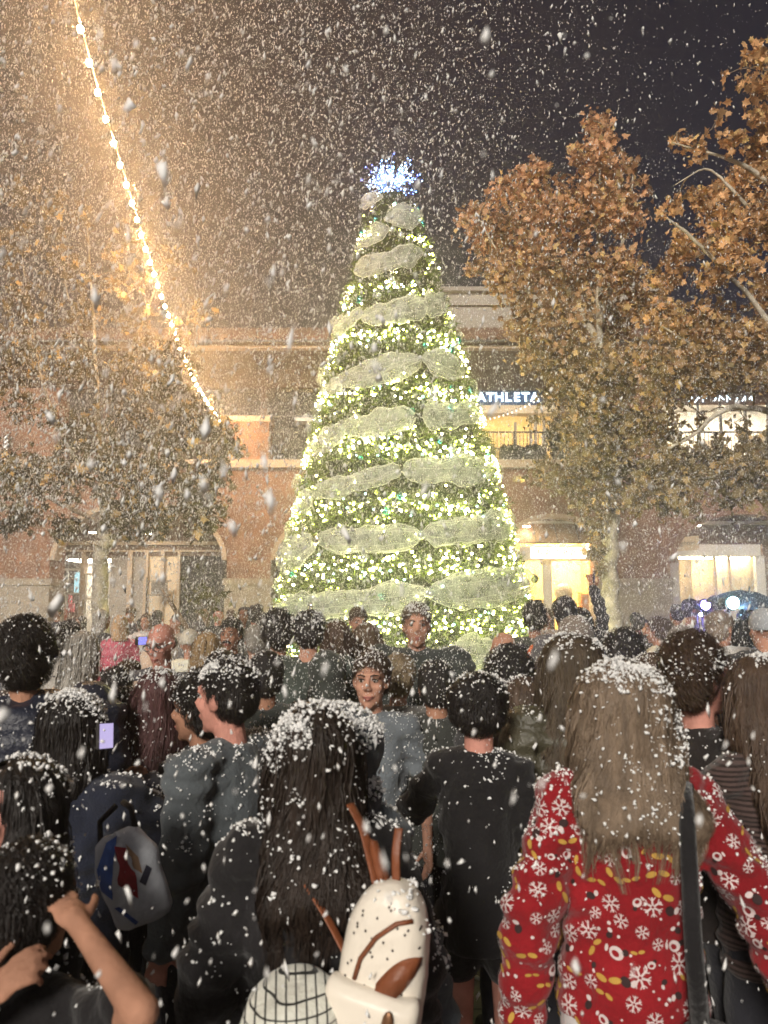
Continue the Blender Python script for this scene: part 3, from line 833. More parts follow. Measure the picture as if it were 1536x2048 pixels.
clL = [(60, 390, 55, .25), (150, 420, 60, .25), (260, 450, 60, .2), (40, 500, 60, .3), (130, 520, 70, .3), (230, 540, 70, .3), (350, 520, 60, .2), (60, 610, 70, .4), (170, 620, 70, .4), (280, 640, 70, .4), (380, 640, 60, .3), (40, 720, 70, .5), (140, 720, 70, .5), (240, 740, 70, .5), (340, 730, 60, .6), (300, 690, 30, .8), (330, 780, 40, 1), (400, 830, 50, .9), (440, 870, 40, .9), (60, 820, 60, .5), (160, 850, 60, .6), (260, 850, 70, .7), (350, 880, 60, .8), (420, 930, 46, .8), (40, 960, 70, .8), (130, 950, 70, .9), (220, 940, 70, .9), (310, 960, 70, 1), (390, 990, 56, .9), (60, 1030, 44, .9), (130, 1040, 40, .8), (250, 1020, 60, .9), (320, 1040, 50, .8), (400, 1050, 40, .7), (20, 1060, 34, .9), (140, 1080, 26, .6), (270, 1075, 26, .7), (440, 1010, 36, .6), (470, 900, 24, .6), (-60, 700, 110, .5), (-60, 950, 100, .6), (-50, 480, 110, .3)]
bl = P(203, 1190, DL)
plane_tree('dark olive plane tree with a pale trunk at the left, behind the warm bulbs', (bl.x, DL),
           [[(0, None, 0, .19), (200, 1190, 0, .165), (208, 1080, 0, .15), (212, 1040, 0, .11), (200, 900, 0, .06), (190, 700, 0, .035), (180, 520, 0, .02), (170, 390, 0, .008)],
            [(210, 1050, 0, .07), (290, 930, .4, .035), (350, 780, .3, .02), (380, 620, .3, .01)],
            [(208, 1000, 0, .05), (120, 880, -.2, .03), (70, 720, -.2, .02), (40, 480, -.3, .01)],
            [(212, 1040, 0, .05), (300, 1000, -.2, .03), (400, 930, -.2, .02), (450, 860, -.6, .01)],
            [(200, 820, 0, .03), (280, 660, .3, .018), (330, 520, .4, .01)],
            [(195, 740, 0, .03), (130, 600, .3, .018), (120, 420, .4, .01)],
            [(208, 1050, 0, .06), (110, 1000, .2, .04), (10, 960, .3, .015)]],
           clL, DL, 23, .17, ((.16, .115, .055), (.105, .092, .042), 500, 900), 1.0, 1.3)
# bare sapling in front of the left arcade
q = P(392, 1300, 9.5)
t = empty('sapling', (q.x, 9.5, 0), 0, 'thin leaning bare branched sapling among the crowd, left of the moustached man', 'tree')
pts = np.array([np.array(P(a, b, 9.5 + c)) for a, b, c in [(402, 1420, 0), (396, 1310, 0), (380, 1265, 0), (352, 1222, 0), (335, 1196, 0), (322, 1176, 0)]]); pts = np.vstack([[q.x, 9.5, -.05], pts]); o_ = np.array([q.x, 9.5, 0])
m = MB(); m.tube(pts - o_, [.045, .042, .04, .036, .03, .022, .01], 8)
m.tube(np.array([np.array(P(a, b, 9.5 + c)) for a, b, c in [(396, 1310, 0), (408, 1260, .1), (422, 1215, .2), (438, 1180, .2)]]) - o_, [.025, .02, .013, .005], 6)
m.tube(np.array([np.array(P(a, b, 9.5 + c)) for a, b, c in [(352, 1222, 0), (345, 1205, -.1), (347, 1180, -.1)]]) - o_, [.014, .01, .004], 6)
m.tube(np.array([np.array(P(a, b, 9.5 + c)) for a, b, c in [(408, 1260, .1), (395, 1225, .2), (398, 1185, .2)]]) - o_, [.014, .01, .004], 6)
m.build('trunk', M['twig'], t, True)
g_ = np.random.default_rng(4); C_ = np.array([np.array(P(a, b, 9.6 + g_.uniform(-.3, .3))) for a, b in zip(g_.normal(412, 22, 90), g_.normal(1192, 20, 90))])
V, T, c = leaves(C_ - o_, .09, g_, np.clip(np.array([.14, .14, .05]) * g_.uniform(.5, 1.5, (90, 1)), 0, 1))
link('crown', tri_mesh('crown', V, T, None, c), M['leaf'], t, None)

# ---------------------------------------------------------------- the decorated tree
TD = 14.0
def t_ax(z): return .36 - .024 * (z - 1.6)
ZK = np.array([.35, 1.6, 4.25, 6.7, 9.5, 9.95]); RK = np.array([2.62, 2.36, 1.80, 1.22, .50, .36])
def t_R(z): return np.interp(z, ZK, RK)
XT = empty('decorated_tree', (.36, TD, 0), 0, 'tall cone shaped green holiday tree wrapped in lights and sheer white mesh ribbon', 'christmas tree')
XO = np.array([.36, TD, 0.0])
g = np.random.default_rng(77)
def cone_pt(z, a, off=0.0):
    r = t_R(z) + off
    return np.stack([t_ax(z) + r * np.sin(a), TD - r * np.cos(a), z], -1)
def hit(px, py, off=0.0):
    """point on the tree's skin under a pixel (front side), else its edge"""
    Ys = np.linspace(TD - 3, TD, 90); best = None
    for Y in Ys:
        p = P(px, py, Y); r = math.hypot(p.x - t_ax(p.z), p.y - TD)
        if r <= t_R(p.z) + off: return np.array(p)
        if best is None or r < best[0]: best = (r, np.array(p))
    return best[1]
# trunk and dark core
m = MB(); m.tube([(0, 0, -.05), (0, 0, 1.0)], [.22, .2], 12); m.build('trunk', M['twig'], XT, True)
zz = np.linspace(.4, 9.9, 60)
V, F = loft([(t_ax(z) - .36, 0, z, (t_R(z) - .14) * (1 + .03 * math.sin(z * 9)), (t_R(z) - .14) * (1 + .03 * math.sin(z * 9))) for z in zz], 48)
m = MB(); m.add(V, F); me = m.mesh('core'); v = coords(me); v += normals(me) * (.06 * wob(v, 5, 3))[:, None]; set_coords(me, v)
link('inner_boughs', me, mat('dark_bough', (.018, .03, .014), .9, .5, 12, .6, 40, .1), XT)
# needle sprays
n = 52000
z = 9.9 - (9.9 - .4) * np.sqrt(g.uniform(0, 1, n)); a = g.uniform(0, 2 * np.pi, n)
off = g.normal(-.05, .055, n) + .045 * np.sin(z * 11 + 2 * np.sin(a * 3)) + .04 * np.sin(a * 17 + z * 5)
C = cone_pt(z, a, off) - XO
out = np.stack([np.sin(a), -np.cos(a), np.full(n, .15)], 1)
d = out + .9 * g.normal(size=(n, 3)); d /= np.linalg.norm(d, axis=1, keepdims=True)
e = np.cross(d, g.normal(size=(n, 3))); e /= np.linalg.norm(e, axis=1, keepdims=True)
L = g.uniform(.05, .15, (n, 1)); w = g.uniform(.008, .02, (n, 1))
V = np.stack([C - e * w, C + e * w, C + d * L], 1).reshape(-1, 3); T = np.arange(3 * n).reshape(-1, 3)
k = np.array([.125, .175, .035]) * g.uniform(.4, 1.7, (n, 1)); k = np.repeat(np.concatenate([k, np.ones((n, 1))], 1), 3, 0)
link('needles', tri_mesh('needles', V, T, None, np.clip(k, 0, 1)), leaf_mat('fir_needle', .2), XT, None)
# ribbon rows: (x0, y0, x1, y1, thickness px)
SEG = [(900, 1296, 992, 1300, 62), (556, 1222, 636, 1196, 46), (632, 1212, 852, 1186, 56), (858, 1188, 1058, 1158, 64), (566, 1120, 640, 1078, 66), (644, 1080, 840, 1072, 58), (844, 1070, 1018, 1044, 62), (602, 1012, 634, 986, 44), (632, 985, 800, 940, 46), (806, 940, 980, 936, 58), (622, 905, 692, 856, 46), (690, 858, 830, 832, 50), (842, 832, 955, 822, 54), (658, 780, 690, 764, 30), (678, 764, 838, 722, 54), (842, 712, 922, 742, 52), (676, 660, 730, 622, 38), (730, 636, 846, 612, 56), (846, 612, 886, 600, 58), (718, 540, 836, 504, 52), (724, 492, 772, 452, 40), (772, 436, 834, 430, 50), (734, 404, 764, 392, 36)]
mm = bpy.data.materials.new('white_tulle'); mm.use_nodes = True
nt = mm.node_tree; N_, L_ = nt.nodes, nt.links; N_.clear()
tr = N_.new('ShaderNodeBsdfTransparent'); df = N_.new('ShaderNodeBsdfDiffuse'); tl = N_.new('ShaderNodeBsdfTranslucent'); a1 = N_.new('ShaderNodeMixShader'); a2 = N_.new('ShaderNodeMixShader'); oo = N_.new('ShaderNodeOutputMaterial')
df.inputs[0].default_value = (.84, .9, .9, 1); tl.inputs[0].default_value = (.84, .9, .88, 1); a1.inputs[0].default_value = .5
tc = N_.new('ShaderNodeTexCoord'); nz = N_.new('ShaderNodeTexNoise'); nz.inputs['Scale'].default_value = 7; nz.inputs['Detail'].default_value = 5; mr = N_.new('ShaderNodeMapRange')
mr.inputs[1].default_value = .35; mr.inputs[2].default_value = .65; mr.inputs[3].default_value = .18; mr.inputs[4].default_value = .44
L_.new(tc.outputs['Object'], nz.inputs['Vector']); L_.new(nz.outputs[0], mr.inputs[0]); L_.new(mr.outputs[0], a2.inputs[0])
L_.new(df.outputs[0], a1.inputs[1]); L_.new(tl.outputs[0], a1.inputs[2]); L_.new(tr.outputs[0], a2.inputs[1]); L_.new(a1.outputs[0], a2.inputs[2]); L_.new(a2.outputs[0], oo.inputs[0])
M['tulle'] = mm
M['tulle_edge'] = mat('tulle_edge', (.85, .87, .8), .7, .04, 20)
def ribbon(ctr, th, seed):
    g = np.random.default_rng(seed)
    n = len(ctr); t = np.linspace(0, 1, n); na = 22
    an = np.linspace(0, 2 * np.pi, na, endpoint=False)
    prof = .2 + .8 * np.minimum(1, np.minimum(t / g.uniform(.1, .3), (1 - t) / g.uniform(.1, .3))) ** .55
    prof *= .95 + .16 * np.sin(t * g.uniform(4, 9) + g.uniform(0, 6)) + .07 * np.sin(t * 19 + seed)
    V = []
    for i in range(n):
        p = ctr[i]; o = np.array([p[0] - t_ax(p[2]), p[1] - TD, 0]); o /= np.linalg.norm(o) + 1e-9
        tg = ctr[min(i + 1, n - 1)] - ctr[max(i - 1, 0)]; tg /= np.linalg.norm(tg) + 1e-9
        up = np.cross(tg, o); up /= np.linalg.norm(up) + 1e-9
        if up[2] < 0: up = -up
        h = th / 2 * prof[i]
        fold = 1 + (.10 + .25 * abs(2 * t[i] - 1) ** 2) * np.sin(an * 5 + 4 * t[i] + seed) + .06 * np.sin(an * 9 - 9 * t[i])
        V.append(p + np.cos(an)[:, None] * up * h + (.10 + .42 * h * np.sin(an) * fold)[:, None] * o)
    V = np.concatenate(V); V += .036 * np.stack([wob(V, 9, seed), wob(V, 9, seed + 1), wob(V, 9, seed + 2)], 1)
    F = [(i * na + j, i * na + (j + 1) % na, (i + 1) * na + (j + 1) % na, (i + 1) * na + j) for i in range(n - 1) for j in range(na)]
    b = MB(); b.add(V - XO, F, 0)
    G = V.reshape(n, na, 3) - XO
    for j in (0, na // 2): b.tube(G[:, j], .0055, 5, 1)
    for j in g.choice(np.arange(2, na // 2 - 1), 4, replace=False):
        s = g.integers(0, n // 3); e_ = n - g.integers(0, n // 3) if g.uniform() < .5 else n
        b.tube(G[s:e_, j] , .003, 4, 1)
    return b.build('mesh_ribbon', [M['tulle'], M['tulle_edge']], XT, True)
bal, RC = [], []
for i, (x0, y0, x1, y1, th) in enumerate(SEG):
    n = 26; tt = np.linspace(0, 1, n)
    c = np.array([hit(x0 + (x1 - x0) * t, y0 + (y1 - y0) * t + 5 * math.sin(math.pi * t), .05) for t in tt])
    for _ in range(3): c[1:-1] = .25 * c[:-2] + .5 * c[1:-1] + .25 * c[2:]
    ribbon(c, th * 13.0 / FPX, 100 + i); RC.extend((q_, th * 6.5 / FPX) for q_ in c); bal.append(c[-1]); bal.append(c[0])
for i, z in enumerate([1.0, 1.9, 2.9, 3.8, 4.9, 6.0, 7.0]):          # the ribbon goes on round the back
    for s in range(3):
        a0 = np.pi / 2 + s * np.pi / 3 + .05; aa = np.linspace(a0, a0 + np.pi / 3 - .06, 22)
        ribbon(cone_pt(z + .1 * np.linspace(s, s + 1, 22), aa, .05), .5, 300 + i * 5 + s)
# rows of lights
rows_px = [(795, 1245), (800, 1130), (800, 1010), (800, 888), (800, 778), (800, 668), (790, 572), (785, 468), (783, 408)]
zrow = np.array([hit(*p)[2] for p in rows_px] + [.75])
nb = 5300
pw_ = t_R(zrow) ** 1.5; zi = g.choice(len(zrow), nb, p=pw_ / pw_.sum()); z = zrow[zi] + g.normal(0, .14, nb) * np.clip(t_R(zrow[zi]) / 1.6, .4, 1.2)
loose = g.uniform(size=nb) < .10; z = np.where(loose, 9.9 - 9.4 * np.sqrt(g.uniform(0, 1, nb)), z); z = np.clip(z, .45, 9.9)
keep = g.uniform(size=nb) < np.clip(t_R(z) / 1.5, .25, 1); z = z[keep]; nb = len(z)
a = g.uniform(-np.pi, np.pi, nb); slope = .12 * np.sin(a)
z = np.clip(z - slope, .45, 9.9)
C = cone_pt(z, a, g.uniform(.0, .1, nb)) - XO
rc = np.array([q_ for q_, _ in RC]) - XO; rh = np.array([h_ for _, h_ in RC])
dd_ = np.linalg.norm(C[:, None, :] - rc[None], axis=2) - rh[None] * .95
keep = (dd_.min(1) > 0) | (g.uniform(size=nb) < .12); z, a, C = z[keep], a[keep], C[keep]; nb = len(z)
ci = g.choice(3, nb, p=[.46, .45, .09])
BM = [emit('warm_white_bulb', (1, .88, .40), 46), emit('lime_bulb', (.85, 1, .12), 9), emit('cool_bulb', (.5, 1, .85), 6)]
vis = np.cos(a) > .1
order = np.argsort(np.where(vis, z, 99)); big = order[:100]
rest = np.setdiff1d(np.arange(nb), big)
rr = g.uniform(.015, .026, nb)
def bulbs_mesh(idx, name):
    V = (ICO_V[None] * rr[idx][:, None, None] + C[idx][:, None, :]).reshape(-1, 3)
    T = (ICO_F[None] + (np.arange(len(idx)) * 12)[:, None, None]).reshape(-1, 3)
    return tri_mesh(name, V, T, np.repeat(ci[idx], 20))
o = link('tree_lights', bulbs_mesh(rest, 'tree_lights'), BM, XT); o['kind'] = 'stuff'
for i in big: link('light_bulb', bulbs_mesh(np.array([i]), 'light_bulb'), BM, XT)
# shiny baubles
OM = []
for nm, c_, me_ in [('clear_iridescent', (.75, .85, .8), .6), ('teal_foil', (.08, .5, .5), .9), ('silver_foil', (.8, .8, .78), .95), ('lime_foil', (.45, .6, .1), .9)]:
    OM.append(mat(nm, c_, .12, .05, 3, 0, 1, .6, me_))
proto = {}
for i in range(4):
    m = MB(); m.ell((0, 0, 0), .055, None, 16); m.box(-.012, .012, -.012, .012, .052, .072, 0); me = m.mesh('bauble'); me.materials.append(OM[i]); me.polygons.foreach_set('use_smooth', [True] * len(me.polygons)); proto[i] = me
nB = 100; z = np.concatenate([zrow[g.integers(0, len(zrow), 88)] + g.normal(0, .2, 88), [p[2] for p in bal[:12]]]); a = np.concatenate([g.uniform(-1.35, 1.35, 88), np.zeros(12)])
for i in range(nB):
    if i >= 88: p = bal[i - 88] - XO; dd = np.array([p[0] - (t_ax(z[i]) - .36), p[1], 0]); p = p + dd / np.linalg.norm(dd) * .1
    else: p = cone_pt(np.clip(z[i], .5, 9.8), a[i], .05) - XO
    o = bpy.data.objects.new('bauble', proto[int(g.integers(0, 4))]); COL.objects.link(o); o.parent = XT; o.location = p
    s = g.uniform(.7, 1.35) if i < 88 else 1.4; o.scale = (s, s, s)
# starburst topper of icy sprays
tp = P(781, 372, TD)
tc_ = np.array(tp) - XO
sp = MB(); tips = []
for i in range(90):
    v = g.normal(size=3); v[2] = abs(v[2]) * .9 + (-.15); v /= np.linalg.norm(v); Lr = g.uniform(.28, .66)
    e_ = tc_ + v * Lr; sp.tube([tc_ + v * .03, tc_ + v * Lr * .6 + g.normal(size=3) * .012, e_], [.007, .006, .004], 5)
    for f_ in np.linspace(.35, 1, 4): tips.append(tc_ + v * Lr * f_ + g.normal(size=3) * .018)
tpo = sp.build('topper', mat('icy_wire', (.5, .6, .8), .3, .1, 3, 0, 1, .6, .5), XT, True)
tips = np.array(tips); V = (ICO_V[None] * g.uniform(.006, .012, (len(tips), 1, 1)) + tips[:, None, :]).reshape(-1, 3); T = (ICO_F[None] + (np.arange(len(tips)) * 12)[:, None, None]).reshape(-1, 3)
o = link('topper_lights', tri_mesh('topper_lights', V, T, np.repeat(g.choice(3, len(tips), p=[.5, .3, .2]), 20)), [emit('blue_tip', (.16, .38, 1), 30), emit('ice_tip', (.6, .85, 1), 26), emit('deep_blue_tip', (.06, .12, 1), 34)], tpo)
o['kind'] = 'stuff'

# ---------------------------------------------------------------- strings of bulbs
M['cable'] = mat('cable', (.5, .42, .3), .6)
def light_string(pts, r, em, label, name='string_lights', cable=.007):
    pts = np.array(pts); o_ = pts[0]
    root = empty(name, o_, 0, label, 'string lights')
    w = pts + np.array([0, 0, r + .03])
    m = MB(); m.tube(w - o_, cable, 5); m.build('cable', M['cable'], root, True)
    b = MB(); b.ell((0, 0, 0), (r, r, r * 1.2), None, 10); bm_ = b.mesh('bulb'); bm_.materials.append(em); bm_.polygons.foreach_set('use_smooth', [True] * len(bm_.polygons))
    s = MB(); s.tube([(0, 0, r * 1.1), (0, 0, r * 1.1 + .05)], r * .45, 8); sm = s.mesh('socket'); sm.materials.append(M['dark_metal'])
    for p in pts:
        ob = bpy.data.objects.new('bulb', bm_); COL.objects.link(ob); ob.parent = root; ob.location = p - o_
        so_ = bpy.data.objects.new('socket', sm); COL.objects.link(so_); so_.parent = ob
ly = np.array([-420, -60, 32, 103, 170, 228, 281, 327, 371, 411, 447, 480, 510, 537, 562, 584, 605, 625, 643, 659, 674, 690, 760, 800, 840]); lx = np.array([55, 133, 153, 173, 194, 209, 225, 240, 258, 263, 277, 286, 296, 304, 312, 320, 328, 334, 342, 347, 353, 357, 388, 410, 443])
D1, D0 = 24.2, 5.9
Ds = np.linspace(D0, D1, 39)
yy = np.interp(1 / Ds, [1 / D1, 1 / 7.45], [840, 0])
yy = 840 - (1 / Ds - 1 / D1) * 840 / (1 / 7.45 - 1 / D1)
xx = np.interp(yy, ly, lx); xx = np.convolve(np.pad(xx, 2, mode='edge'), np.ones(5) / 5, 'valid')
light_string([np.array(P(x, y, d)) for x, y, d in zip(xx, yy, Ds)], .036, emit('amber_filament', (1, .58, .26), 760), 'long sagging string of glowing amber bulbs running down to the orange pier')
tt = np.linspace(0, 1, 16)
light_string([np.array(P(1102 - 130 * t, 778 + 62 * t ** .8 + 6 * math.sin(math.pi * t), 19.5 + 4 * t)) for t in tt], .03, emit('dim_filament', (1, .9, .75), 1.6), 'faint string of small pale bulbs crossing under the glowing blue white letters', cable=.006)

# ---------------------------------------------------------------- people
SKIN = [mat('skin_fair', (.44, .235, .165), .7, .2, 14, .2, 90, .15), mat('skin_tan', (.33, .17, .11), .7, .2, 14, .2, 90, .15), mat('skin_rosy', (.47, .22, .17), .65, .22, 14, .2, 90, .2)]
M['eye_white'] = mat('eye_white', (.36, .32, .29), .3, .03)
M['iris'] = mat('iris', (.03, .02, .015), .2, .1)
M['lip'] = mat('lip', (.36, .13, .11), .5, .1, 30)
M['shoe'] = mat('shoe', (.04, .036, .033), .6, .2)
_hm, _cm = {}, {}
def hair_mat(c):
    if c not in _hm: _hm[c] = mat('hair', c, .5, .35, 14, .5, 60, .35, stretch=(3, 3, .35))
    return _hm[c]
def cloth(c, kind='plain'):
    k = (c, kind)
    if k not in _cm:
        m = mat('fabric' if kind != 'puffer' else 'padded_nylon', c, .9 if kind != 'puffer' else .42, .25, 7, .35, 70 if kind != 'fleece' else 160, .12 if kind != 'puffer' else .4, sheen=.15 if kind != 'puffer' else 0)
        if kind in ('stripe', 'check'):
            nt = m.node_tree; N, L = nt.nodes, nt.links; b = N['Principled BSDF']; tc = [n for n in N if n.type == 'TEX_COORD'][0]
            src = b.inputs['Base Color'].links[0].from_socket
            def band(dirn, sc, thr):
                w = N.new('ShaderNodeTexWave'); w.bands_direction = dirn; w.inputs['Scale'].default_value = sc; w.inputs['Distortion'].default_value = .4
                q = N.new('ShaderNodeMath'); q.operation = 'GREATER_THAN'; q.inputs[1].default_value = thr
                L.new(tc.outputs['Object'], w.inputs['Vector']); L.new(w.outputs['Fac'], q.inputs[0]); return q
            f = band('Z', 22 if kind == 'stripe' else 19.0, .55 if kind == 'stripe' else .96)
            if kind == 'check':
                f2 = band('X', 17.0, .92); mx2 = N.new('ShaderNodeMath'); mx2.operation = 'MAXIMUM'; L.new(f.outputs[0], mx2.inputs[0]); L.new(f2.outputs[0], mx2.inputs[1]); f = mx2
            mx = N.new('ShaderNodeMix'); mx.data_type = 'RGBA'; mx.inputs[7].default_value = (*(np.array(c) * (.35 if kind == 'stripe' else .03)), 1)
            L.new(f.outputs[0], mx.inputs[0]); L.new(src, mx.inputs[6]); L.new(mx.outputs[2], b.inputs['Base Color'])
        _cm[k] = m
    return _cm[k]

def rotm(yaw, pitch, roll=0):
    return np.array(Matrix.Rotation(yaw, 3, 'Z') @ Matrix.Rotation(pitch, 3, 'X') @ Matrix.Rotation(roll, 3, 'Y'))

def ik(S, W, a, b, pole):
    S, W = np.array(S, float), np.array(W, float); d = W - S; L = np.linalg.norm(d)
    if L > .985 * (a + b): W = S + d / L * .985 * (a + b); d = W - S; L = np.linalg.norm(d)
    d /= L; x = (a * a - b * b + L * L) / (2 * L); h = math.sqrt(max(0, a * a - x * x))
    p = np.array(pole, float); p = p - d * np.dot(p, d); p /= np.linalg.norm(p) + 1e-9
    return S + d * x + p * h, W

def hand(mb, W, d, pn, s, side, curl=.5, thumb=.5):
    """palm, four fingers of different lengths with two bends each, and a thumb from the palm's side"""
    d = np.array(d, float); d /= np.linalg.norm(d)
    pn = np.array(pn, float); pn = pn - d * np.dot(pn, d); pn /= np.linalg.norm(pn) + 1e-9
    lat = np.cross(d, pn) * side
    s = s * .95
    Rm = np.stack([lat, d, pn], 1)
    mb.ell(W + d * .045 * s, np.array([.038, .05, .016]) * s, Rm, 12)
    mb.add(*capsule(W - d * .02 * s, W + d * .03 * s, .025 * s, .027 * s, 10))
    for k, (o, L) in enumerate([(-.029, .068), (-.0095, .078), (.0105, .073), (.029, .056)]):
        p = W + d * (.086 - .004 * abs(k - 1.3)) * s + lat * o * s; v = d + lat * o * 4; ang = 0
        for j, q in enumerate((.42, .32, .26)):
            ang += curl * (.75 + .12 * k) * (.55 if j == 0 else .8)
            dd = v * math.cos(ang) + pn * math.sin(ang); dd /= np.linalg.norm(dd)
            e = p + dd * L * q * 1.05 * s
            mb.add(*capsule(p, e, (.0092 - .0007 * j) * s, (.0086 - .0008 * j) * s, 8)); p = e
    p = W + d * .022 * s - lat * .03 * s; dd = d * .65 - lat * .75 + pn * .25
    for j, q in enumerate((.038, .03, .025)):
        dd = dd / np.linalg.norm(dd); e = p + dd * q * s; mb.add(*capsule(p, e, (.0125 - .0013 * j) * s, (.0112 - .0013 * j) * s, 8)); p = e; dd = dd + (d * .3 + pn * .35 + lat * .25) * thumb

def settle(parent, meshes, g, n, r0, r1, zmin=.2, zlow=-9):
    """foam lying on the upper faces of the given meshes (person's own space)"""
    Vs, Ns = [], []
    for me in meshes:
        v, nn = coords(me), normals(me)
        if 'out' in me:
            rel = v - np.array(me['mid'][:]); nn = nn * np.where((nn * rel).sum(1, keepdims=True) < 0, -1.0, 1.0)
        k = (nn[:, 2] > zmin) & (v[:, 2] > max(zlow, me.get('low', -9))); Vs.append(v[k] + nn[k] * me.get('out', 0.0)); Ns.append(nn[k])
    Vs, Ns = np.concatenate(Vs), np.concatenate(Ns)
    if len(Vs) < 5: return
    w = np.clip(Ns[:, 2] - min(0, zmin) + .08, 0, 1) ** 1.3; w *= .15 + (wob(Vs, 14, int(g.integers(1e6))) > .15); w /= w.sum()
    i = g.choice(len(Vs), n, p=w); C = Vs[i] + Ns[i] * r0 * .6 + g.normal(0, .003, (n, 3)); r = r0 + (r1 - r0) * g.uniform(0, 1, n) ** 2
    V, T = flakes(C, r, g.uniform(1, 1.8, n), g.normal(size=(n, 3)), g, True, .34)
    o = link('snow_dusting', tri_mesh('snow_dusting', V, T), M['snow'], parent, True); o['kind'] = 'stuff'

def strands(shell_V, shell_N, n, L, wdt, g, flow, curl, turns=5.0, tail=None):
    """hair locks: thin tapering ribbons that follow the flow over a hair shell"""
    i = g.integers(0, len(shell_V), n); p = shell_V[i].copy(); N = shell_N[i]
    LL = L * g.uniform(.5, 1.2, (n, 1)); k = 8
    if tail is not None: LL = np.minimum(LL, np.maximum(p[:, 2:3] - shell_V[:, 2].min(), 0) * 1.1 + tail * g.uniform(.4, 1.2, (n, 1)))
    side = np.cross(N, np.array([0, 0, 1.0])) + 1e-6; side /= np.linalg.norm(side, axis=1, keepdims=True)
    ph = (5 * wob(p * np.array([1, 1, .25]), 9, 71))[:, None] + g.uniform(-.7, .7, (n, 1)); rowsL, rowsR = [], []
    lift = g.uniform(.0, .008, (n, 1)) + .002
    v = flow(p, N); pts = p - v * LL * .25
    for j in range(k):
        t = j / (k - 1)
        wv = wdt * (1 - .75 * t) * g.uniform(.7, 1.3, (n, 1))
        off = N * (lift * math.sin(math.pi * min(1, .15 + t * .7)) + curl * np.sin(ph + turns * t)) + side * curl * np.cos(ph + turns * t)
        c = pts + off; rowsL.append(c - side * wv); rowsR.append(c + side * wv)
        pts = pts + v * LL / (k - 1); v = v + np.array([0, 0, -.06]) + .05 * g.normal(size=(n, 3)); v /= np.linalg.norm(v, axis=1, keepdims=True)
    V = np.stack(rowsL + rowsR, 1).reshape(-1, 3)
    T = []
    for j in range(k - 1): T += [(j, j + 1, k + j), (j + 1, k + j + 1, k + j)]
    T = (np.array(T)[None] + (np.arange(n) * 2 * k)[:, None, None]).reshape(-1, 3)
    return V, T

def lock_hair(hme, HC, HR, hs, g, near, waves, zmin):
    """long hair as locks: guides run from the crown over the hair shell to the tips, strands follow each guide"""
    bv = BVHTree.FromPolygons([Vector(x) for x in coords(hme)], [tuple(p.vertices) for p in hme.polygons])
    ng, per, k = (330, 13, 18) if near else (110, 7, 12)
    wd = .0015 if near else .0032
    Vs, Ts, base = [], [], 0
    T1 = np.array([t for j in range(k - 1) for t in ((j, j + 1, k + j), (j + 1, k + j + 1, k + j))])
    for _ in range(ng):
        phi = g.uniform(-2.3, 2.3); c0 = HC + HR @ (np.array([.012 * np.sign(phi) * g.uniform(.3, 1), g.uniform(-.09, .035), .128]) * hs)
        dh = HR @ np.array([math.sin(phi), -math.cos(phi), 0]); Ltot = max(.12, c0[2] - zmin + .07) * g.uniform(.62, 1.2); ds = Ltot / (k - 1)
        p = c0.copy(); G, NN, S = [], [], []
        ph0 = phi * 3.5 + g.normal(0, .5)
        for j in range(k):
            q, n, _, _ = bv.find_nearest(Vector(p), .2)
            if q is not None and p[2] > zmin - .005: n = np.array(n); p = np.array(q) + n * g.uniform(.002, .006)
            else: n = NN[-1] if NN else np.array([0, -1.0, 0])
            a = min(1, (j * ds / .075) ** 1.4); d = dh * (1 - a) + np.array([dh[0] * .10, dh[1] * .05, -1.0]) * a
            d = d - n * np.dot(d, n) * (.9 if p[2] > zmin else 0); d /= np.linalg.norm(d) + 1e-9
            sd = np.cross(d, n); sd /= np.linalg.norm(sd) + 1e-9
            G.append(p.copy()); NN.append(n); S.append(sd); p = p + d * ds
        G, NN, S = np.array(G), np.array(NN), np.array(S); t = np.linspace(0, 1, k)[:, None]; arc = np.arange(k)[:, None] * ds
        G = G + S * waves * np.clip(t * 1.6, 0, 1) * np.sin(ph0 + arc * 34) + NN * waves * .6 * np.clip(t * 1.6, 0, 1) * (1 + np.cos(ph0 + arc * 34))
        rad = (.004 + .010 * np.sin(np.pi * np.clip(t * .8 + .1, 0, 1))) * (1.0 if near else 1.3)
        for _s in range(per):
            o1, o2 = g.normal(0, 1), abs(g.normal(0, .5)); f = S * rad * o1 + NN * rad * .5 * o2 + .0025 * np.sin(g.uniform(0, 6) + arc * 50) * S
            e = int(k * g.uniform(.8, 1.0)); c = G + f; w = wd * g.uniform(.7, 1.3) * np.clip(1.15 - t ** 3, .1, 1)
            Vs.append(np.concatenate([c - S * w, c + S * w])); Ts.append(T1 + base); base += 2 * k
    return np.concatenate(Vs), np.concatenate(Ts)

def add_tris(me, V, T):
    """join loose triangles to a mesh"""
    v0 = coords(me); b = MB()
    f0 = [tuple(p.vertices) for p in me.polygons]
    me2 = bpy.data.meshes.new('hair')
    me2.from_pydata(np.concatenate([v0, V]).tolist(), [], f0 + [tuple(int(x) + len(v0) for x in t) for t in T]); me2.update()
    return me2

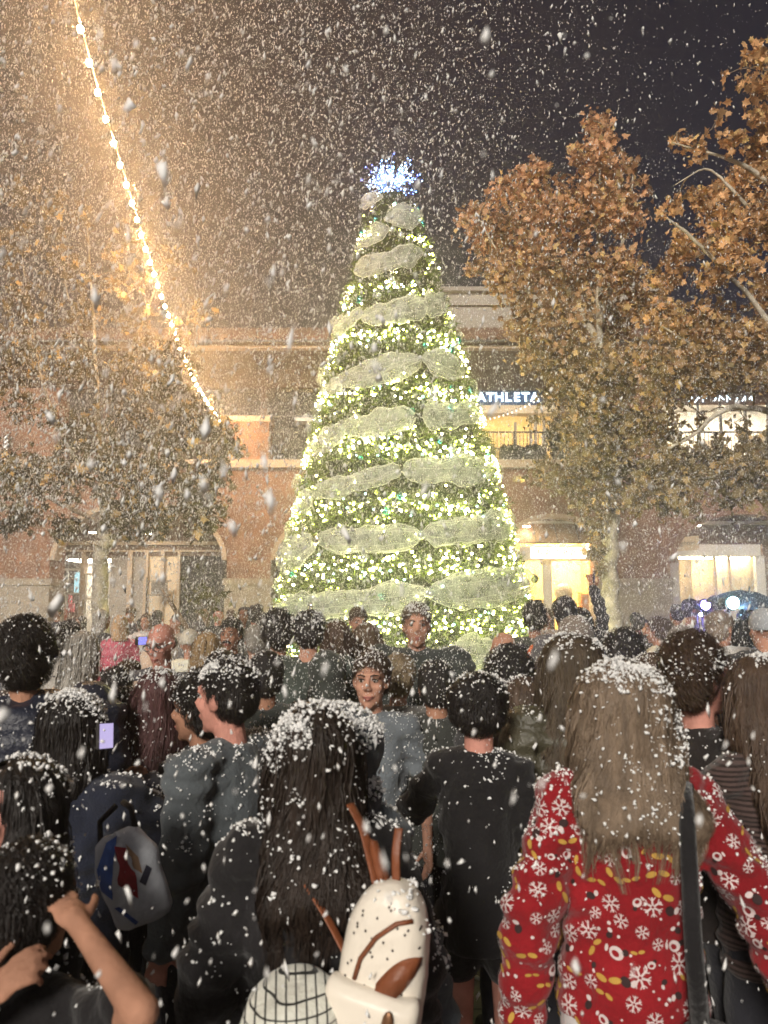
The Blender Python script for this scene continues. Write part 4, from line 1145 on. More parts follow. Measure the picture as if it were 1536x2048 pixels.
PEOPLE = {}
def person(label, px, py, D, face=0, male=True, skin=0, hair='short', hc=(.02, .015, .012), top=(.02, .02, .022), topk='plain', sleeve='long', bottom=(.02, .02, .025), H=None,
           yaw=0, pitch=0, L=None, Rr=None, lean=0, hairlen=.3, hairw=1.0, snow=0, facing_details=None, stache=False, glasses=False, puff=.0, hem=None, shorts=False, wide=1.0, waves=.006, snow_z=.1, group=None, key=None, Lc=.5, Rc=.5, extra=None, x_off=0, beard=False):
    q = P(px, py, D); Ht = H or (q.z - .01)
    s = max(.55, min(1.12, Ht / 1.74)); hs = s ** .55; w = wide * (1 if male else .9)
    g = np.random.default_rng(abs(hash((px, py))) % 99991)
    near, midd = D < 3.6, D < 7.5
    vb, vc, vh = (.0045, .009, .009) if D < 2.2 else (.0068, .011, .009) if near else ((.012, .016, .013) if midd else (.02, .024, .02))
    if D > 2.9: top = tuple(min(.7, c * 1.3 + .026) for c in top); hc = tuple(min(.45, c * 1.2 + .014) for c in hc)  # milky veil painted in: farther clothes and hair get a lifted colour
    root = empty('person', (q.x, D, 0), R(face), label, 'person', group)
    hc_z = Ht - .125 * hs; HC = np.array([0, lean * .75 * s + .01, hc_z]); HR = rotm(R(yaw), R(pitch))
    def hp(x, y, z): return HC + HR @ (np.array([x, y, z]) * hs)
    def hell(mb, c, r, n=14): mb.ell(hp(*c), np.array(r) * hs, HR, n)
    Z = lambda z: z * s
    sh = lambda z: lean * max(0, z - .95)
    nb = np.array([0, sh(1.44) * s - .012, Z(1.43)])
    sx_ = .172 * s * w
    SL, SR = np.array([-sx_, sh(1.4) * s, Z(1.385)]), np.array([sx_, sh(1.4) * s, Z(1.385)])
    a_, b_ = .285 * s, .25 * s
    arms = []
    for side, S, tgt, cu in ((-1, SL, L, Lc), (1, SR, Rr, Rc)):
        t = tgt if tgt is not None else (side * .265, .05 + lean * .1, .875)
        W = np.array(t[:3]) * s
        E, W = ik(S, W, a_, b_, t[3] if len(t) > 3 else (side * .55, -.8, -.1))
        arms.append((side, S, E, W, cu, t[4] if len(t) > 4 else None))
    # ---- body: one continuous skin
    b = MB()
    tor = [(0, 0, Z(.84), .13 * s * w, .10 * s), (0, 0, Z(.93), .163 * s * w, .118 * s), (0, sh(1.08) * s, Z(1.08), .135 * s * w, .098 * s), (0, sh(1.26) * s, Z(1.26), .16 * s * w, .112 * s), (0, sh(1.37) * s, Z(1.37), .155 * s * w, .09 * s), (0, sh(1.43) * s, Z(1.43), .085 * s * w, .065 * s)]
    b.add(*loft(tor)); b.add(*capsule(nb, hp(0, -.015, -.06), .058 * s * (1 if male else .88), .05 * hs * (1 if male else .88)))
    for side, S, E, W, cu, pnv in arms:
        b.add(*capsule([side * .05 * s, S[1], Z(1.40)], S, .055 * s, .052 * s)); b.add(*capsule(S, E, .046 * s * w, .035 * s)); b.add(*capsule(E, W, .035 * s, .023 * s))
        if D < 9:
            d = W - E; pv = pnv if pnv is not None else (-side * .8, .5, 0); hand(b, W, d, pv, s, side, cu)
        else: b.ell(W + (W - E) / np.linalg.norm(W - E) * .06 * s, (.035 * s,) * 3)
    for side in (-1, 1):
        b.add(*capsule([side * .085 * s, 0, Z(.88)], [side * .095 * s, .01, Z(.48)], .085 * s * w, .055 * s)); b.add(*capsule([side * .095 * s, .01, Z(.48)], [side * .1 * s, -.02, Z(.08)], .053 * s, .038 * s))
    hell(b, (0, -.014, .03), (.074, .094, .086), 18); hell(b, (0, .018, -.03), (.064, .070, .092), 18); hell(b, (0, .03, -.082), (.047 if not male else .051, .048, .04)); hell(b, (0, .064, -.106), (.021, .02, .018))
    b.tube([hp(0, .086, .016), hp(0, .1, -.01), hp(0, .112, -.03)], np.array([.009, .011, .014]) * hs, 8); hell(b, (-.012, .097, -.034), (.009, .012, .008), 8); hell(b, (.012, .097, -.034), (.009, .012, .008), 8)
    b.tube([hp(-.05, .062, .022), hp(-.028, .080, .030), hp(0, .082, .026), hp(.028, .080, .030), hp(.05, .062, .022)], .0125 * hs, 8)
    for x in (-1, 1):
        hell(b, (x * .040, .058, -.028), (.024, .022, .022), 10); hell(b, (x * .074, -.008, -.012), (.010, .022, .032), 10); hell(b, (x * .081, -.016, -.008), (.006, .018, .028), 8)
    b.tube([hp(-.024, .079, -.064), hp(-.009, .089, -.061), hp(.009, .089, -.061), hp(.024, .079, -.064)], .0065 * hs, 6); b.tube([hp(-.02, .078, -.073), hp(0, .087, -.076), hp(.02, .078, -.073)], .007 * hs, 6)
    bme = remesh(b, vb, 2 if near else 2); link('body', bme, SKIN[skin], root)
    if facing_details:
        for x in (-1, 1):
            m = MB(); m.ell(hp(x * .030, .071, .003), np.array([.0135, .012, .0085]) * hs, HR, 12); e = m.build('eye', M['eye_white'], root, True)
            m = MB(); m.ell(hp(x * .030 + facing_details[0], .0795, .003 + facing_details[1]), np.array([.0062, .004, .0066]) * hs, HR, 10); m.build('iris', M['iris'], e, True)
            m = MB(); m.tube([hp(x * .012, .093, .024), hp(x * .03, .0935, .031), hp(x * .048, .078, .026)], np.array([.003, .0036, .002]) * hs, 6); m.build('eyebrow', hair_mat(hc), root, True)
            m = MB(); m.tube([hp(x * .016, .080, .008), hp(x * .03, .0845, .0125), hp(x * .044, .076, .007)], .0022 * hs, 5); m.build('eyelid', M['iris'], root, True)
        m = MB(); m.tube([hp(-.024, .0835, -.0665), hp(-.008, .0935, -.0655), hp(.008, .0935, -.0655), hp(.024, .0835, -.0665)], np.array([.002, .0038, .0038, .002]) * hs, 6); m.tube([hp(-.02, .083, -.072), hp(0, .0925, -.0765), hp(.02, .083, -.072)], np.array([.002, .0048, .002]) * hs, 6)
        m.build('lips', M['lip'], root, True)
    if stache:
        m = MB(); m.tube([hp(-.036, .078, -.062), hp(-.018, .099, -.049), hp(0, .101, -.046), hp(.018, .099, -.049), hp(.036, .078, -.062)], np.array([.004, .0095, .009, .0095, .004]) * hs, 8)
        if beard: m.ell(hp(0, .058, -.102), np.array([.036, .034, .026]) * hs, HR)
        m.build('moustache', hair_mat(hc), root, True)
    if glasses:
        m = MB()
        for x in (-1, 1):
            an = np.linspace(0, 2 * np.pi, 17); m.tube([hp(x * .032 + .024 * math.cos(q_), .098, .002 + .018 * math.sin(q_)) for q_ in an], .0026, 5); m.tube([hp(x * .056, .096, .006), hp(x * .078, .0, .006)], .0026, 5)
        m.tube([hp(-.008, .1, .004), hp(.008, .1, .004)], .0026, 5); m.build('glasses', M['dark_metal'], root, True)
    # ---- clothes
    t = .014 + puff
    hemz = hem if hem is not None else .80
    c = MB()
    sec = [(0, 0, Z(hemz), (.172 * w + t) * s, (.122 + t) * s), (0, 0, Z(.93), (.168 * w + t) * s, (.120 + t) * s), (0, sh(1.08) * s, Z(1.08), (.150 * w + t) * s, (.108 + t) * s), (0, sh(1.26) * s, Z(1.26), (.166 * w + t) * s, (.117 + t) * s), (0, sh(1.37) * s, Z(1.375), (.155 * w + t) * s, (.095 + t) * s), (0, sh(1.44) * s - .006, Z(1.44), (.075 + t) * s, (.062 + t) * s), (0, sh(1.44) * s - .006, Z(1.462), (.058 + t * .7) * s, (.054 + t * .7) * s)]
    c.add(*loft(sec, 24))
    for side, S, E, W, cu, pnv in arms:
        c.add(*capsule([side * .05 * s, S[1], Z(1.405)], S, (.056 + t * .8) * s, (.056 + t) * s))
        if sleeve == 'long':
            c.add(*capsule(S, E, (.05 + t) * s * w, (.042 + t * 1.1) * s)); c.add(*capsule(E, W - (W - E) * .06, (.042 + t * 1.1) * s, (.033 + t * .9) * s))
        elif sleeve == 'short': c.add(*capsule(S, S + (E - S) * .62, (.052 + t) * s, (.052 + t) * s))
        elif sleeve == 'elbow': c.add(*capsule(S, E, (.05 + t) * s, (.05 + t) * s)); c.add(*capsule(E, E + (W - E) * .25, (.046 + t) * s, (.044 + t) * s))
    if topk == 'hooded':
        c.add(*capsule([-.07 * s, nb[1] - .07, Z(1.42)], [.07 * s, nb[1] - .07, Z(1.42)], .055 * s, .055 * s)); c.ell([0, nb[1] - .09, Z(1.36)], np.array([.11, .045, .09]) * s)
    cme = remesh(c, vc, 3); v = coords(cme); n_ = normals(cme); sd_ = int(g.integers(1e6))
    amp = (.012 if topk != 'puffer' else .006) * (1 if midd else .7)
    dis = amp * wob(v, 17, sd_) + .5 * amp * np.sin(v[:, 2] * 75 + 5 * wob(v, 8, sd_ + 1)) * (np.abs(v[:, 0]) > .13 * s)
    if topk == 'puffer': dis += .013 * (np.abs(np.sin(v[:, 2] * 34 + .4 * wob(v, 6, sd_))) - .5)
    set_coords(cme, v + n_ * dis[:, None])
    kind = topk if topk in ('stripe', 'check', 'puffer', 'fleece') else 'plain'
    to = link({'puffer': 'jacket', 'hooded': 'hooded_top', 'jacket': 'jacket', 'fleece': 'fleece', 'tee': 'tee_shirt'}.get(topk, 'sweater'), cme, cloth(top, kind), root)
    p_ = MB(); kz = .5 if shorts else .1
    p_.add(*loft([(0, 0, Z(.80), .165 * s * w, .118 * s), (0, 0, Z(.93), .168 * s * w, .124 * s), (0, 0, Z(1.0), .158 * s * w, .113 * s)]))
    for side in (-1, 1):
        A0, K, An = np.array([side * .088 * s, 0, Z(.86)]), np.array([side * .097 * s, .01, Z(.48)]), np.array([side * .1 * s, -.015, Z(.1)])
        if shorts: p_.add(*capsule(A0, A0 + (K - A0) * .35, .098 * s, .092 * s))
        else: p_.add(*capsule(A0, K, .095 * s * w, .07 * s)); p_.add(*capsule(K, An, .068 * s, .056 * s))
    pme = remesh(p_, vc * 1.2, 2); v = coords(pme); set_coords(pme, v + normals(pme) * (.006 * wob(v, 15, sd_ + 5))[:, None])
    link('shorts' if shorts else 'trousers', pme, cloth(bottom), root)
    for side in (-1, 1):
        f = MB(); f.add(*capsule([side * .1 * s, -.04, .05], [side * .115 * s, .13 * s, .04], .046 * s, .042 * s)); V0 = f.V[-1]; V0[:, 2] = np.maximum(V0[:, 2], .002); f.build('shoe', M['shoe'], root, True)
    # ---- hair and headwear
    hmesh = []
    if hair in ('short', 'long', 'bob', 'curly', 'cap', 'hat', 'bun'):
        h = MB(); big = 1.0
        hell(h, (0, -.022, .040), (.084 * hairw, .102, .088), 20); hell(h, (0, -.045, -.005), (.078 * hairw, .075, .075), 16)
        if hair == 'curly': hell(h, (0, -.03, .055), (.105, .115, .1), 20); hell(h, (0, -.06, .0), (.1, .09, .09))
        if hair in ('long', 'bob'):
            Ln = hairlen if hair == 'long' else .05
            for k, (x0) in enumerate((-1, 1)): h.add(*capsule(hp(x0 * .070 * hairw, -.012, .02), hp(x0 * .078 * hairw, -.02, -.13 if hair == 'long' else -.10), .03 * hs, .03 * hs))
            zt = HC[2] - .02 * hs; yb = HC[1]
            h.add(*loft([(0, yb - .055 * hs, zt + .04, .07 * hs, .06 * hs), (0, yb - .055 * hs, zt - .06 * hs, .088 * hs * hairw, .062 * hs), (0, yb - .07 * hs, zt - .15 * hs, .098 * hs * hairw, .052 * hs)] +
                        ([(0, (yb - .07 * hs + min(yb, sh(1.3) * s) - .125) / 2, zt - .15 * hs - (.05 * hs + Ln + .06) * .35, .112 * hs * hairw, .05 * hs), (0, min(yb, sh(1.3) * s) - .125, zt - .15 * hs - (.05 * hs + Ln + .06) * .7, .118 * hs * hairw, .04 * hs), (0, min(yb, sh(1.3) * s) - .125, zt - .2 * hs - Ln - .06, .10 * hs * hairw, .010 * hs)] if hair == 'long' else [(0, yb - .07 * hs, zt - .17 * hs, .07 * hs * hairw, .035 * hs)]), 24))
        if hair == 'bun': hell(h, (0, -.12, .05), (.045, .04, .045))
        hme = remesh(h, vh, 3)
        bm = bmesh.new(); bm.from_mesh(hme)
        lo = [(-.2, -.30 if hair in ('long', 'bob', 'curly') else -.105), (-.05, -.30 if hair in ('long', 'bob') else -.08), (.0, -.28 if hair in ('long', 'bob') else -.03), (.03, -.10 if hair in ('long', 'bob') else .02), (.06, .052), (.1, .068), (.2, .07)]
        HRi = HR.T; kill = []
        for vtx in bm.verts:
            p = HRi @ (np.array(vtx.co) - HC) / hs
            lim = np.interp(p[1], [a for a, _ in lo], [b2 for _, b2 in lo])
            if hair in ('long', 'bob') and p[2] < -.1: lim = -9
            if p[2] < lim: kill.append(vtx)
        bmesh.ops.delete(bm, geom=kill, context='VERTS'); bm.to_mesh(hme); bm.free()
        v, nn = coords(hme), normals(hme)
        if len(v):
            amp = .004 if hair in ('long', 'bob') else .006 if hair != 'curly' else .02
            set_coords(hme, v + nn * (amp * wob(v * (np.array([1, 1, .2]) if hair in ('long', 'bob') else 1), 30 if hair != 'curly' else 26, sd_ + 9))[:, None]); v, nn = coords(hme), normals(hme)
            if midd and hair not in ('cap', 'hat'):
                crown = hp(0, -.05, .12)
                def flow(p, N):
                    d = np.where((p[:, 2:3] > HC[2] + .03), p - crown, np.array([0, -.05, -1.0])); d = d + (.12 if hair == 'long' else .25) * g.normal(size=d.shape)
                    pl = (p - HC) @ HR / hs
                    if hair in ('long', 'bob', 'bun'):
                        fr = (pl[:, 1:2] > .015) & (pl[:, 2:3] > -.02); sd2 = np.stack([np.sign(pl[:, 0]) * .9, np.full(len(pl), -.8), np.full(len(pl), -.3)], 1) @ HR.T; d = np.where(fr, sd2, d)
                    d = d - N * (d * N).sum(1, keepdims=True); return d / (np.linalg.norm(d, axis=1, keepdims=True) + 1e-9)
                ns = (3800 if near else 900) * (2 if hair == 'long' and near else 1)
                Ls = {'short': .05, 'curly': .06, 'long': .2 if waves < .01 else .27, 'bob': .09, 'bun': .08}[hair] * hs
                sv, st = strands(v, nn, ns, Ls, .0014 if near else .0035, g, flow, .012 if hair == 'curly' else (waves if hair == 'long' else .002), 5 if waves < .01 else 7, (.04 if waves < .01 else .10) if hair == 'long' else None)
                if hair in ('long', 'bob'): sv, st = lock_hair(hme, HC, HR, hs, g, near, waves if hair == 'long' else .002, v[:, 2].min())
                hme = add_tris(hme, sv, st)
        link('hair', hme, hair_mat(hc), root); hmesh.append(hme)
    if hair == 'fringe_bald':
        h = MB(); hell(h, (0, -.05, -.01), (.079, .062, .05), 16); hme = remesh(h, vh, 2); link('hair', hme, hair_mat(hc), root)
    if hair == 'beanie':
        h = MB(); hell(h, (0, -.016, .045), (.088, .108, .094), 20); hell(h, (0, -.02, .02), (.091, .112, .05), 20); hme = remesh(h, vh, 3)
        bm = bmesh.new(); bm.from_mesh(hme); kill = [x for x in bm.verts if (HR.T @ (np.array(x.co) - HC) / hs)[2] < -.005 + .35 * max(0, (HR.T @ (np.array(x.co) - HC) / hs)[1])]
        bmesh.ops.delete(bm, geom=kill, context='VERTS'); bm.to_mesh(hme); bm.free()
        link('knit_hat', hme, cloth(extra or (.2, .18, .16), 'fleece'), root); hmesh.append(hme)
    if hair == 'hood':
        h = MB(); hell(h, (0, -.03, .03), (.108, .118, .112), 20); hell(h, (0, -.05, -.09), (.11, .09, .09), 18); h.add(*capsule(hp(0, -.05, -.05), nb + np.array([0, -.03, -.02]), .09 * hs, .1 * hs)); hme = remesh(h, vh, 3)
        bm = bmesh.new(); bm.from_mesh(hme); kill = []
        for x in bm.verts:
            p = HR.T @ (np.array(x.co) - HC) / hs
            if p[1] > .035 and p[2] < .085 and abs(p[0]) < .085: kill.append(x)
        bmesh.ops.delete(bm, geom=kill, context='VERTS'); bm.to_mesh(hme); bm.free()
        v = coords(hme); set_coords(hme, v + normals(hme) * (.008 * wob(v, 18, sd_ + 3))[:, None])
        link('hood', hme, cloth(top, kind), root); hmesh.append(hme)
    if hair in ('cap', 'hat'):
        h = MB(); hell(h, (0, -.012, .06), (.088, .106, .078), 18)
        if hair == 'cap': h.add(*loft([(0, 0, 0, .001, .001)] * 2)) if False else None
        hme = remesh(h, vh, 2); bm = bmesh.new(); bm.from_mesh(hme)
        kill = [x for x in bm.verts if (HR.T @ (np.array(x.co) - HC) / hs)[2] < .045]; bmesh.ops.delete(bm, geom=kill, context='VERTS'); bm.to_mesh(hme); bm.free()
        ho = link('cap' if hair == 'cap' else 'hat', hme, cloth(extra or (.02, .02, .022)), root)
        br = MB()
        if hair == 'cap':
            V, F = ell((0, 0, 0), (.072, .085, .008), None, 16); br.add((V + np.array([0, .115, .052])) * hs @ HR.T + HC, F)
        else:
            V, F = ell((0, 0, 0), (.15, .165, .008), None, 20); br.add((V + np.array([0, -.01, .05])) * hs @ HR.T + HC, F)
        br.build('brim', cloth(extra or (.02, .02, .022)), ho, True)
    for h_ in hmesh:
        h_['mid'] = [float(x) for x in HC]
        h_['out'] = .008 if hair in ('long', 'bob') else .003
        h_['low'] = float(coords(h_)[:, 2].min() + .13) if hair in ('long', 'bob') else (float(HC[2] - .005) if hair != 'hood' else -9.0)
    if snow:
        for ms_, sh_ in ((hmesh, .6), ([cme], .4)):
            if ms_: settle(root, ms_, g, int(snow * sh_ * (4.2 if near else 2)), .0011 if near else .0022, .0046 if near else .006, snow_z if ms_ is hmesh else .1, 1.0 * s)
    r = dict(root=root, HC=HC, HR=HR, hs=hs, s=s, arms=arms, top=to, topme=cme, SL=SL, SR=SR)
    if key: PEOPLE[key] = r
    return r

BLK, NAVY, GREY, DGRN, OLV, BRN, BEIGE = (.014, .013, .014), (.016, .019, .032), (.11, .12, .125), (.022, .03, .024), (.05, .045, .028), (.04, .026, .018), (.36, .27, .2)
DK, BRH, ASH, BLOND, AUB, GRY = (.012, .009, .008), (.05, .028, .015), (.16, .115, .078), (.3, .2, .1), (.05, .014, .014), (.24, .22, .19)
# ---- nearest people
person('woman seen from behind with long ash brown hair in a bright red patterned sweater', 1240, 1322, 1.95, 0, False, 0, 'long', ASH, (.21, .010, .014), 'plain', 'long', BLK, hairlen=.0, hairw=1.3, waves=.012, snow=560, snow_z=-.3, puff=.012, wide=1.08, hem=.84, L=(-.29, -.02, .88), Rr=(.39, -.05, .90, (.8, -.3, 0)), key='red')
person('long haired woman in black seen from behind wearing the small white backpack', 632, 1408, 1.78, 8, False, 0, 'long', (.022, .014, .010), BLK, 'plain', 'long', BLK, hairlen=.05, hairw=1.02, waves=.009, snow=520, snow_z=-.15, puff=.02, wide=1.05, key='pack')
person('person in a blue grey hooded jacket heavily dusted with foam, just before the backpack woman', 694, 1414, 2.0, -10, False, 0, 'hood', DK, (.075, .088, .10), 'jacket', snow=620, puff=.01, wide=.72)
person('child at the lower left covering both ears with bare arms raised', 62, 1676, 1.42, -12, True, 1, 'short', DK, BLK, 'tee', 'short', BLK, hairw=1.06, snow=60, L=(.05, -.19, 1.50, (-.5, -1, -.6), (.5, .8, 0)), Rr=(.175, -.06, 1.60, (1, -.5, -.4), (-.9, .5, 0)), Lc=.85, Rc=.85, key='kid')
person('dark haired woman at the left edge turning her pink face upward', 28, 1512, 1.62, 150, False, 2, 'long', DK, BLK, 'jacket', hairlen=.2, hairw=1.05, snow=260, pitch=18, facing_details=(0, .002))
person('black haired person in a snow covered dark fleece holding up a glowing phone', 150, 1384, 2.3, -14, False, 1, 'bob', DK, NAVY, 'fleece', snow=800, puff=.035, wide=1.15, Rr=(.12, .30, 1.36, (.7, .2, -.8), (-.6, -.6, .3)), Rc=1.0, key='phone1')
person('man in a grey jacket facing left with cropped black hair, rosy cheek and ear', 476, 1316, 2.5, 62, True, 2, 'short', DK, (.075, .085, .092), 'jacket', snow=420, puff=.016, wide=1.12, lean=.06, yaw=6, facing_details=(0, 0), key='grey')
person('dark burgundy haired woman at left clapping her hands in front of her', 318, 1338, 3.0, 30, False, 1, 'long', AUB, (.03, .016, .018), 'jacket', snow=120, hairlen=.24, L=(-.04, .30, 1.22, (-.8, -.2, -.6), (.9, .2, .1)), Rr=(.04, .30, 1.22, (.8, -.2, -.6), (-.9, .2, .1)), Lc=.15, Rc=.15)
person('black curly haired woman in profile facing left with raised open hands', 402, 1352, 2.85, 74, False, 1, 'curly', DK, BLK, 'plain', 'elbow', snow=140, facing_details=(0, 0), L=(-.1, .36, 1.30, (-.5, 0, -.9), (.9, .1, .1)), Rr=(.10, .34, 1.34, (.5, 0, -.9), (-.9, .1, .1)), Lc=.2, Rc=.3)
person('teenage boy in a slate grey tee shirt facing the camera amid the crowd', 742, 1299, 3.3, 180, True, 0, 'short', BRH, (.085, .098, .11), 'tee', 'short', NAVY, snow=110, facing_details=(.001, 0), yaw=-8, L=(-.26, .06, .88), Rr=(.26, .08, .90), key='boy')
person('child with a black mop of hair and bare nape, black shorts and bare legs', 956, 1342, 2.6, -14, True, 2, 'short', DK, BLK, 'tee', 'elbow', BLK, snow=300, hairw=1.3, shorts=True, hem=.78, wide=.80, L=(-.12, .20, 1.36, (-.8, .1, -.9), (.8, .4, 0)), Lc=.8)
person('woman with olive brown hair and a brown jacket standing behind the red sweater', 1142, 1268, 2.8, 8, False, 0, 'long', (.055, .038, .022), OLV, 'puffer', snow=220, hairlen=.26, hairw=1.3, puff=.035, wide=1.15)
person('curly haired young man in profile facing right in a dark tee shirt', 1392, 1277, 2.55, -72, True, 2, 'curly', BRH, (.022, .018, .017), 'tee', 'elbow', snow=170, facing_details=(0, 0), L=(-.15, .42, 1.06, (-.3, -.6, -.8), (.6, .1, .6)), Rr=(.20, .36, 1.05, (.4, -.6, -.8), (-.4, .1, .7)), Lc=.12, Rc=.2)
person('brown wavy haired person in a fine striped dark top at the right edge', 1512, 1312, 2.35, 24, False, 0, 'long', (.06, .036, .022), (.075, .05, .045), 'stripe', snow=120, hairlen=.14, hairw=1.15, wide=1.1, L=(-.06, .36, 1.12, (-.8, -.3, -.5), (.3, .2, .8)), Lc=.15)
person('tall person in a bulky navy padded coat with bushy dark hair at the left edge', 58, 1246, 2.75, 12, True, 1, 'curly', DK, NAVY, 'puffer', snow=150, puff=.05, wide=1.25)
# ---- middle of the crowd
person('grey blonde woman in a beige sweater holding a small camera up with one arm', 168, 1262, 4.4, -26, False, 0, 'long', GRY, BEIGE, 'plain', snow=50, hairlen=.1, Rr=(.27, .28, 1.60, (.9, -.2, -.8), (-.3, .9, .2)), Rc=.8, key='cam')
person('child with dark hair tied back and a pale scarf behind the beige sweater woman', 141, 1238, 6.4, -20, False, 0, 'bun', DK, (.3, .28, .25), 'plain', snow=20)
person('man in a dark cap and navy jacket standing by the lit left shop window', 115, 1212, 14.5, 150, True, 1, 'cap', DK, NAVY, 'jacket')
person('dark haired woman near the glass door just right of the capped man', 163, 1231, 14, 120, False, 0, 'long', DK, (.1, .08, .08), 'plain')
person('pale haired woman in a black coat leaning toward the woman in pink', 204, 1216, 9, -40, False, 0, 'bob', GRY, BLK, 'jacket', facing_details=(0, 0))
person('blonde woman in a raspberry pink padded jacket under the left tree', 241, 1227, 8.6, 20, False, 0, 'bob', (.34, .22, .12), (.33, .05, .085), 'puffer', snow=30)
person('person in a brown brimmed hat and dark coat beyond the pink jacket', 262, 1213, 13, 165, True, 1, 'hat', DK, (.03, .024, .028), 'jacket', extra=(.12, .09, .06))
person('bald rosy man with spectacles raising a fist before his dark jacket', 325, 1241, 4.4, 165, True, 2, 'fringe_bald', GRY, (.03, .03, .034), 'jacket', snow=40, facing_details=(0, -.002), glasses=True, pitch=-14, Rr=(.10, .27, 1.28, (.9, 0, -.5), (-.3, -.6, -.3)), Rc=1.1, key='bald')
person('person in a cream ribbed sweater half hidden behind the bald man', 380, 1258, 6.6, 0, False, 0, 'beanie', BRH, (.55, .5, .4), 'puffer', extra=(.5, .46, .38))
person('woman with straight honey blonde hair seen from behind near the sapling', 416, 1264, 5.2, 0, False, 0, 'long', BLOND, (.06, .075, .085), 'plain', snow=40, hairlen=.22)
person('black haired man with a moustache and a dark jacket facing the camera', 463, 1234, 5.7, 172, True, 1, 'short', DK, BLK, 'jacket', snow=40, facing_details=(0, 0), stache=True)
person('white haired person with a grey coat right of the moustached man', 512, 1249, 5.6, 20, True, 0, 'short', GRY, (.13, .13, .12), 'plain', snow=20)
person('person with a big dark curly head at the left foot of the decorated tree', 558, 1225, 4.9, 0, True, 1, 'curly', DK, (.02, .024, .02), 'jacket', snow=110)
person('broad man in a dark green coat seen from behind before the decorated tree', 618, 1217, 4.3, 4, True, 0, 'short', DK, DGRN, 'jacket', snow=190, puff=.03, wide=1.15, hairw=1.1)
person('brown haired woman with warm highlights beside the green coat', 676, 1240, 5.0, -14, False, 0, 'long', (.06, .032, .018), (.03, .028, .024), 'jacket', snow=50, hairlen=.14)
person('man with swept brown hair looking down in front of the pale ribbon', 716, 1213, 7.0, 195, True, 0, 'short', BRH, BLK, 'jacket', facing_details=(0, -.002), pitch=-10)
person('brown haired woman behind the boy, just left of the tall dark jacket', 735, 1246, 5.4, -20, False, 0, 'long', (.09, .055, .03), (.035, .03, .026), 'jacket', snow=30, hairlen=.12)
person('tall man in a wide black jacket turned to the camera at the tree foot', 833, 1203, 4.4, 176, True, 0, 'short', (.1, .07, .045), (.014, .018, .016), 'jacket', snow=220, puff=.035, wide=1.2, facing_details=(0, 0), yaw=4)
person('blond child in a mottled grey hoodie behind the boy in the tee shirt', 797, 1304, 3.75, -10, False, 0, 'short', (.2, .15, .09), (.1, .095, .085), 'hooded', snow=60, hairw=1.05)
person('balding man with grey sides right of the lowest ribbon', 1007, 1258, 4.4, 170, True, 0, 'fringe_bald', GRY, (.03, .03, .028), 'jacket', snow=30, facing_details=(0, 0))
person('person with a round dark head and black coat before the balding man', 1016, 1304, 3.3, 6, True, 1, 'curly', DK, BLK, 'jacket', snow=120, puff=.02)
person('dark haired person carrying the orange backpack beside the decorated tree', 1068, 1206, 6.6, 0, True, 1, 'curly', DK, (.025, .03, .025), 'jacket', key='orange')
person('man with a round close cropped dark head before the yellow shop', 1128, 1191, 6.0, 0, True, 1, 'short', DK, (.07, .065, .07), 'jacket', hairw=1.1)
person('person in black lifting one arm straight up to film the yellow shop', 1157, 1214, 6.2, 0, False, 1, 'bob', DK, BLK, 'plain', Rr=(.16, .12, 1.93, (1, 0, 0), (-.2, 1, 0)), key='lift')
person('person in a taupe hood with a rounded top below the lifted arm', 1147, 1232, 4.6, 0, True, 0, 'hood', DK, (.13, .105, .085), 'jacket', snow=60)
person('person with shaggy dark hair and coat right of the glowing orange shelf', 1240, 1264, 4.0, 10, True, 0, 'curly', DK, (.026, .022, .018), 'jacket', snow=90, puff=.02)
person('small dark haired woman in a short cream padded jacket by the right pillar', 1313, 1232, 7.0, 48, False, 0, 'bun', BRH, (.5, .44, .32), 'puffer', facing_details=(0, 0))
person('person in a smooth grey knit hat behind the curly young man', 1362, 1250, 4.5, 0, True, 0, 'beanie', DK, (.1, .09, .085), 'jacket', snow=30, extra=(.19, .17, .155))
person('person with pale hair in a roomy white hooded coat at the right', 1440, 1219, 5.4, -64, False, 0, 'short', (.22, .17, .13), (.62, .55, .5), 'hooded', snow=20, puff=.04, wide=1.2, facing_details=(0, 0), hem=.6, Rr=(.15, .30, 1.25, (.5, -.5, -.6)))
person('dark haired person in a mauve grey top before the cream shop', 1352, 1206, 9.0, 0, True, 1, 'short', DK, (.14, .11, .12), 'jacket')
person('person in a dark peaked cap turned right beside the blue lamp', 1380, 1197, 8.6, -80, True, 1, 'cap', DK, (.05, .045, .06), 'jacket')
person('slim person with a top knot lit deep blue by the lamp', 1409, 1196, 9.4, -20, False, 1, 'bun', DK, (.04, .04, .055), 'jacket')
person('round headed person lit violet just left of the umbrella', 1427, 1190, 9.8, 30, True, 1, 'short', DK, (.07, .07, .1), 'jacket')
person('person holding up the dark umbrella at the right edge', 1492, 1214, 7.4, -30, True, 1, 'short', DK, (.05, .06, .075), 'jacket', L=(-.12, .2, 1.45, (-.7, -.2, -.6)), key='umb')
person('person in a pale grey knit hat and dark coat at the far right edge', 1526, 1216, 4.7, 0, True, 0, 'beanie', DK, BLK, 'jacket', puff=.03, extra=(.34, .36, .38))
person('person in a black coat with their back turned, left of the pale knit hat', 1477, 1238, 5.4, 8, True, 1, 'short', DK, (.018, .02, .024), 'puffer', puff=.04, wide=1.2)
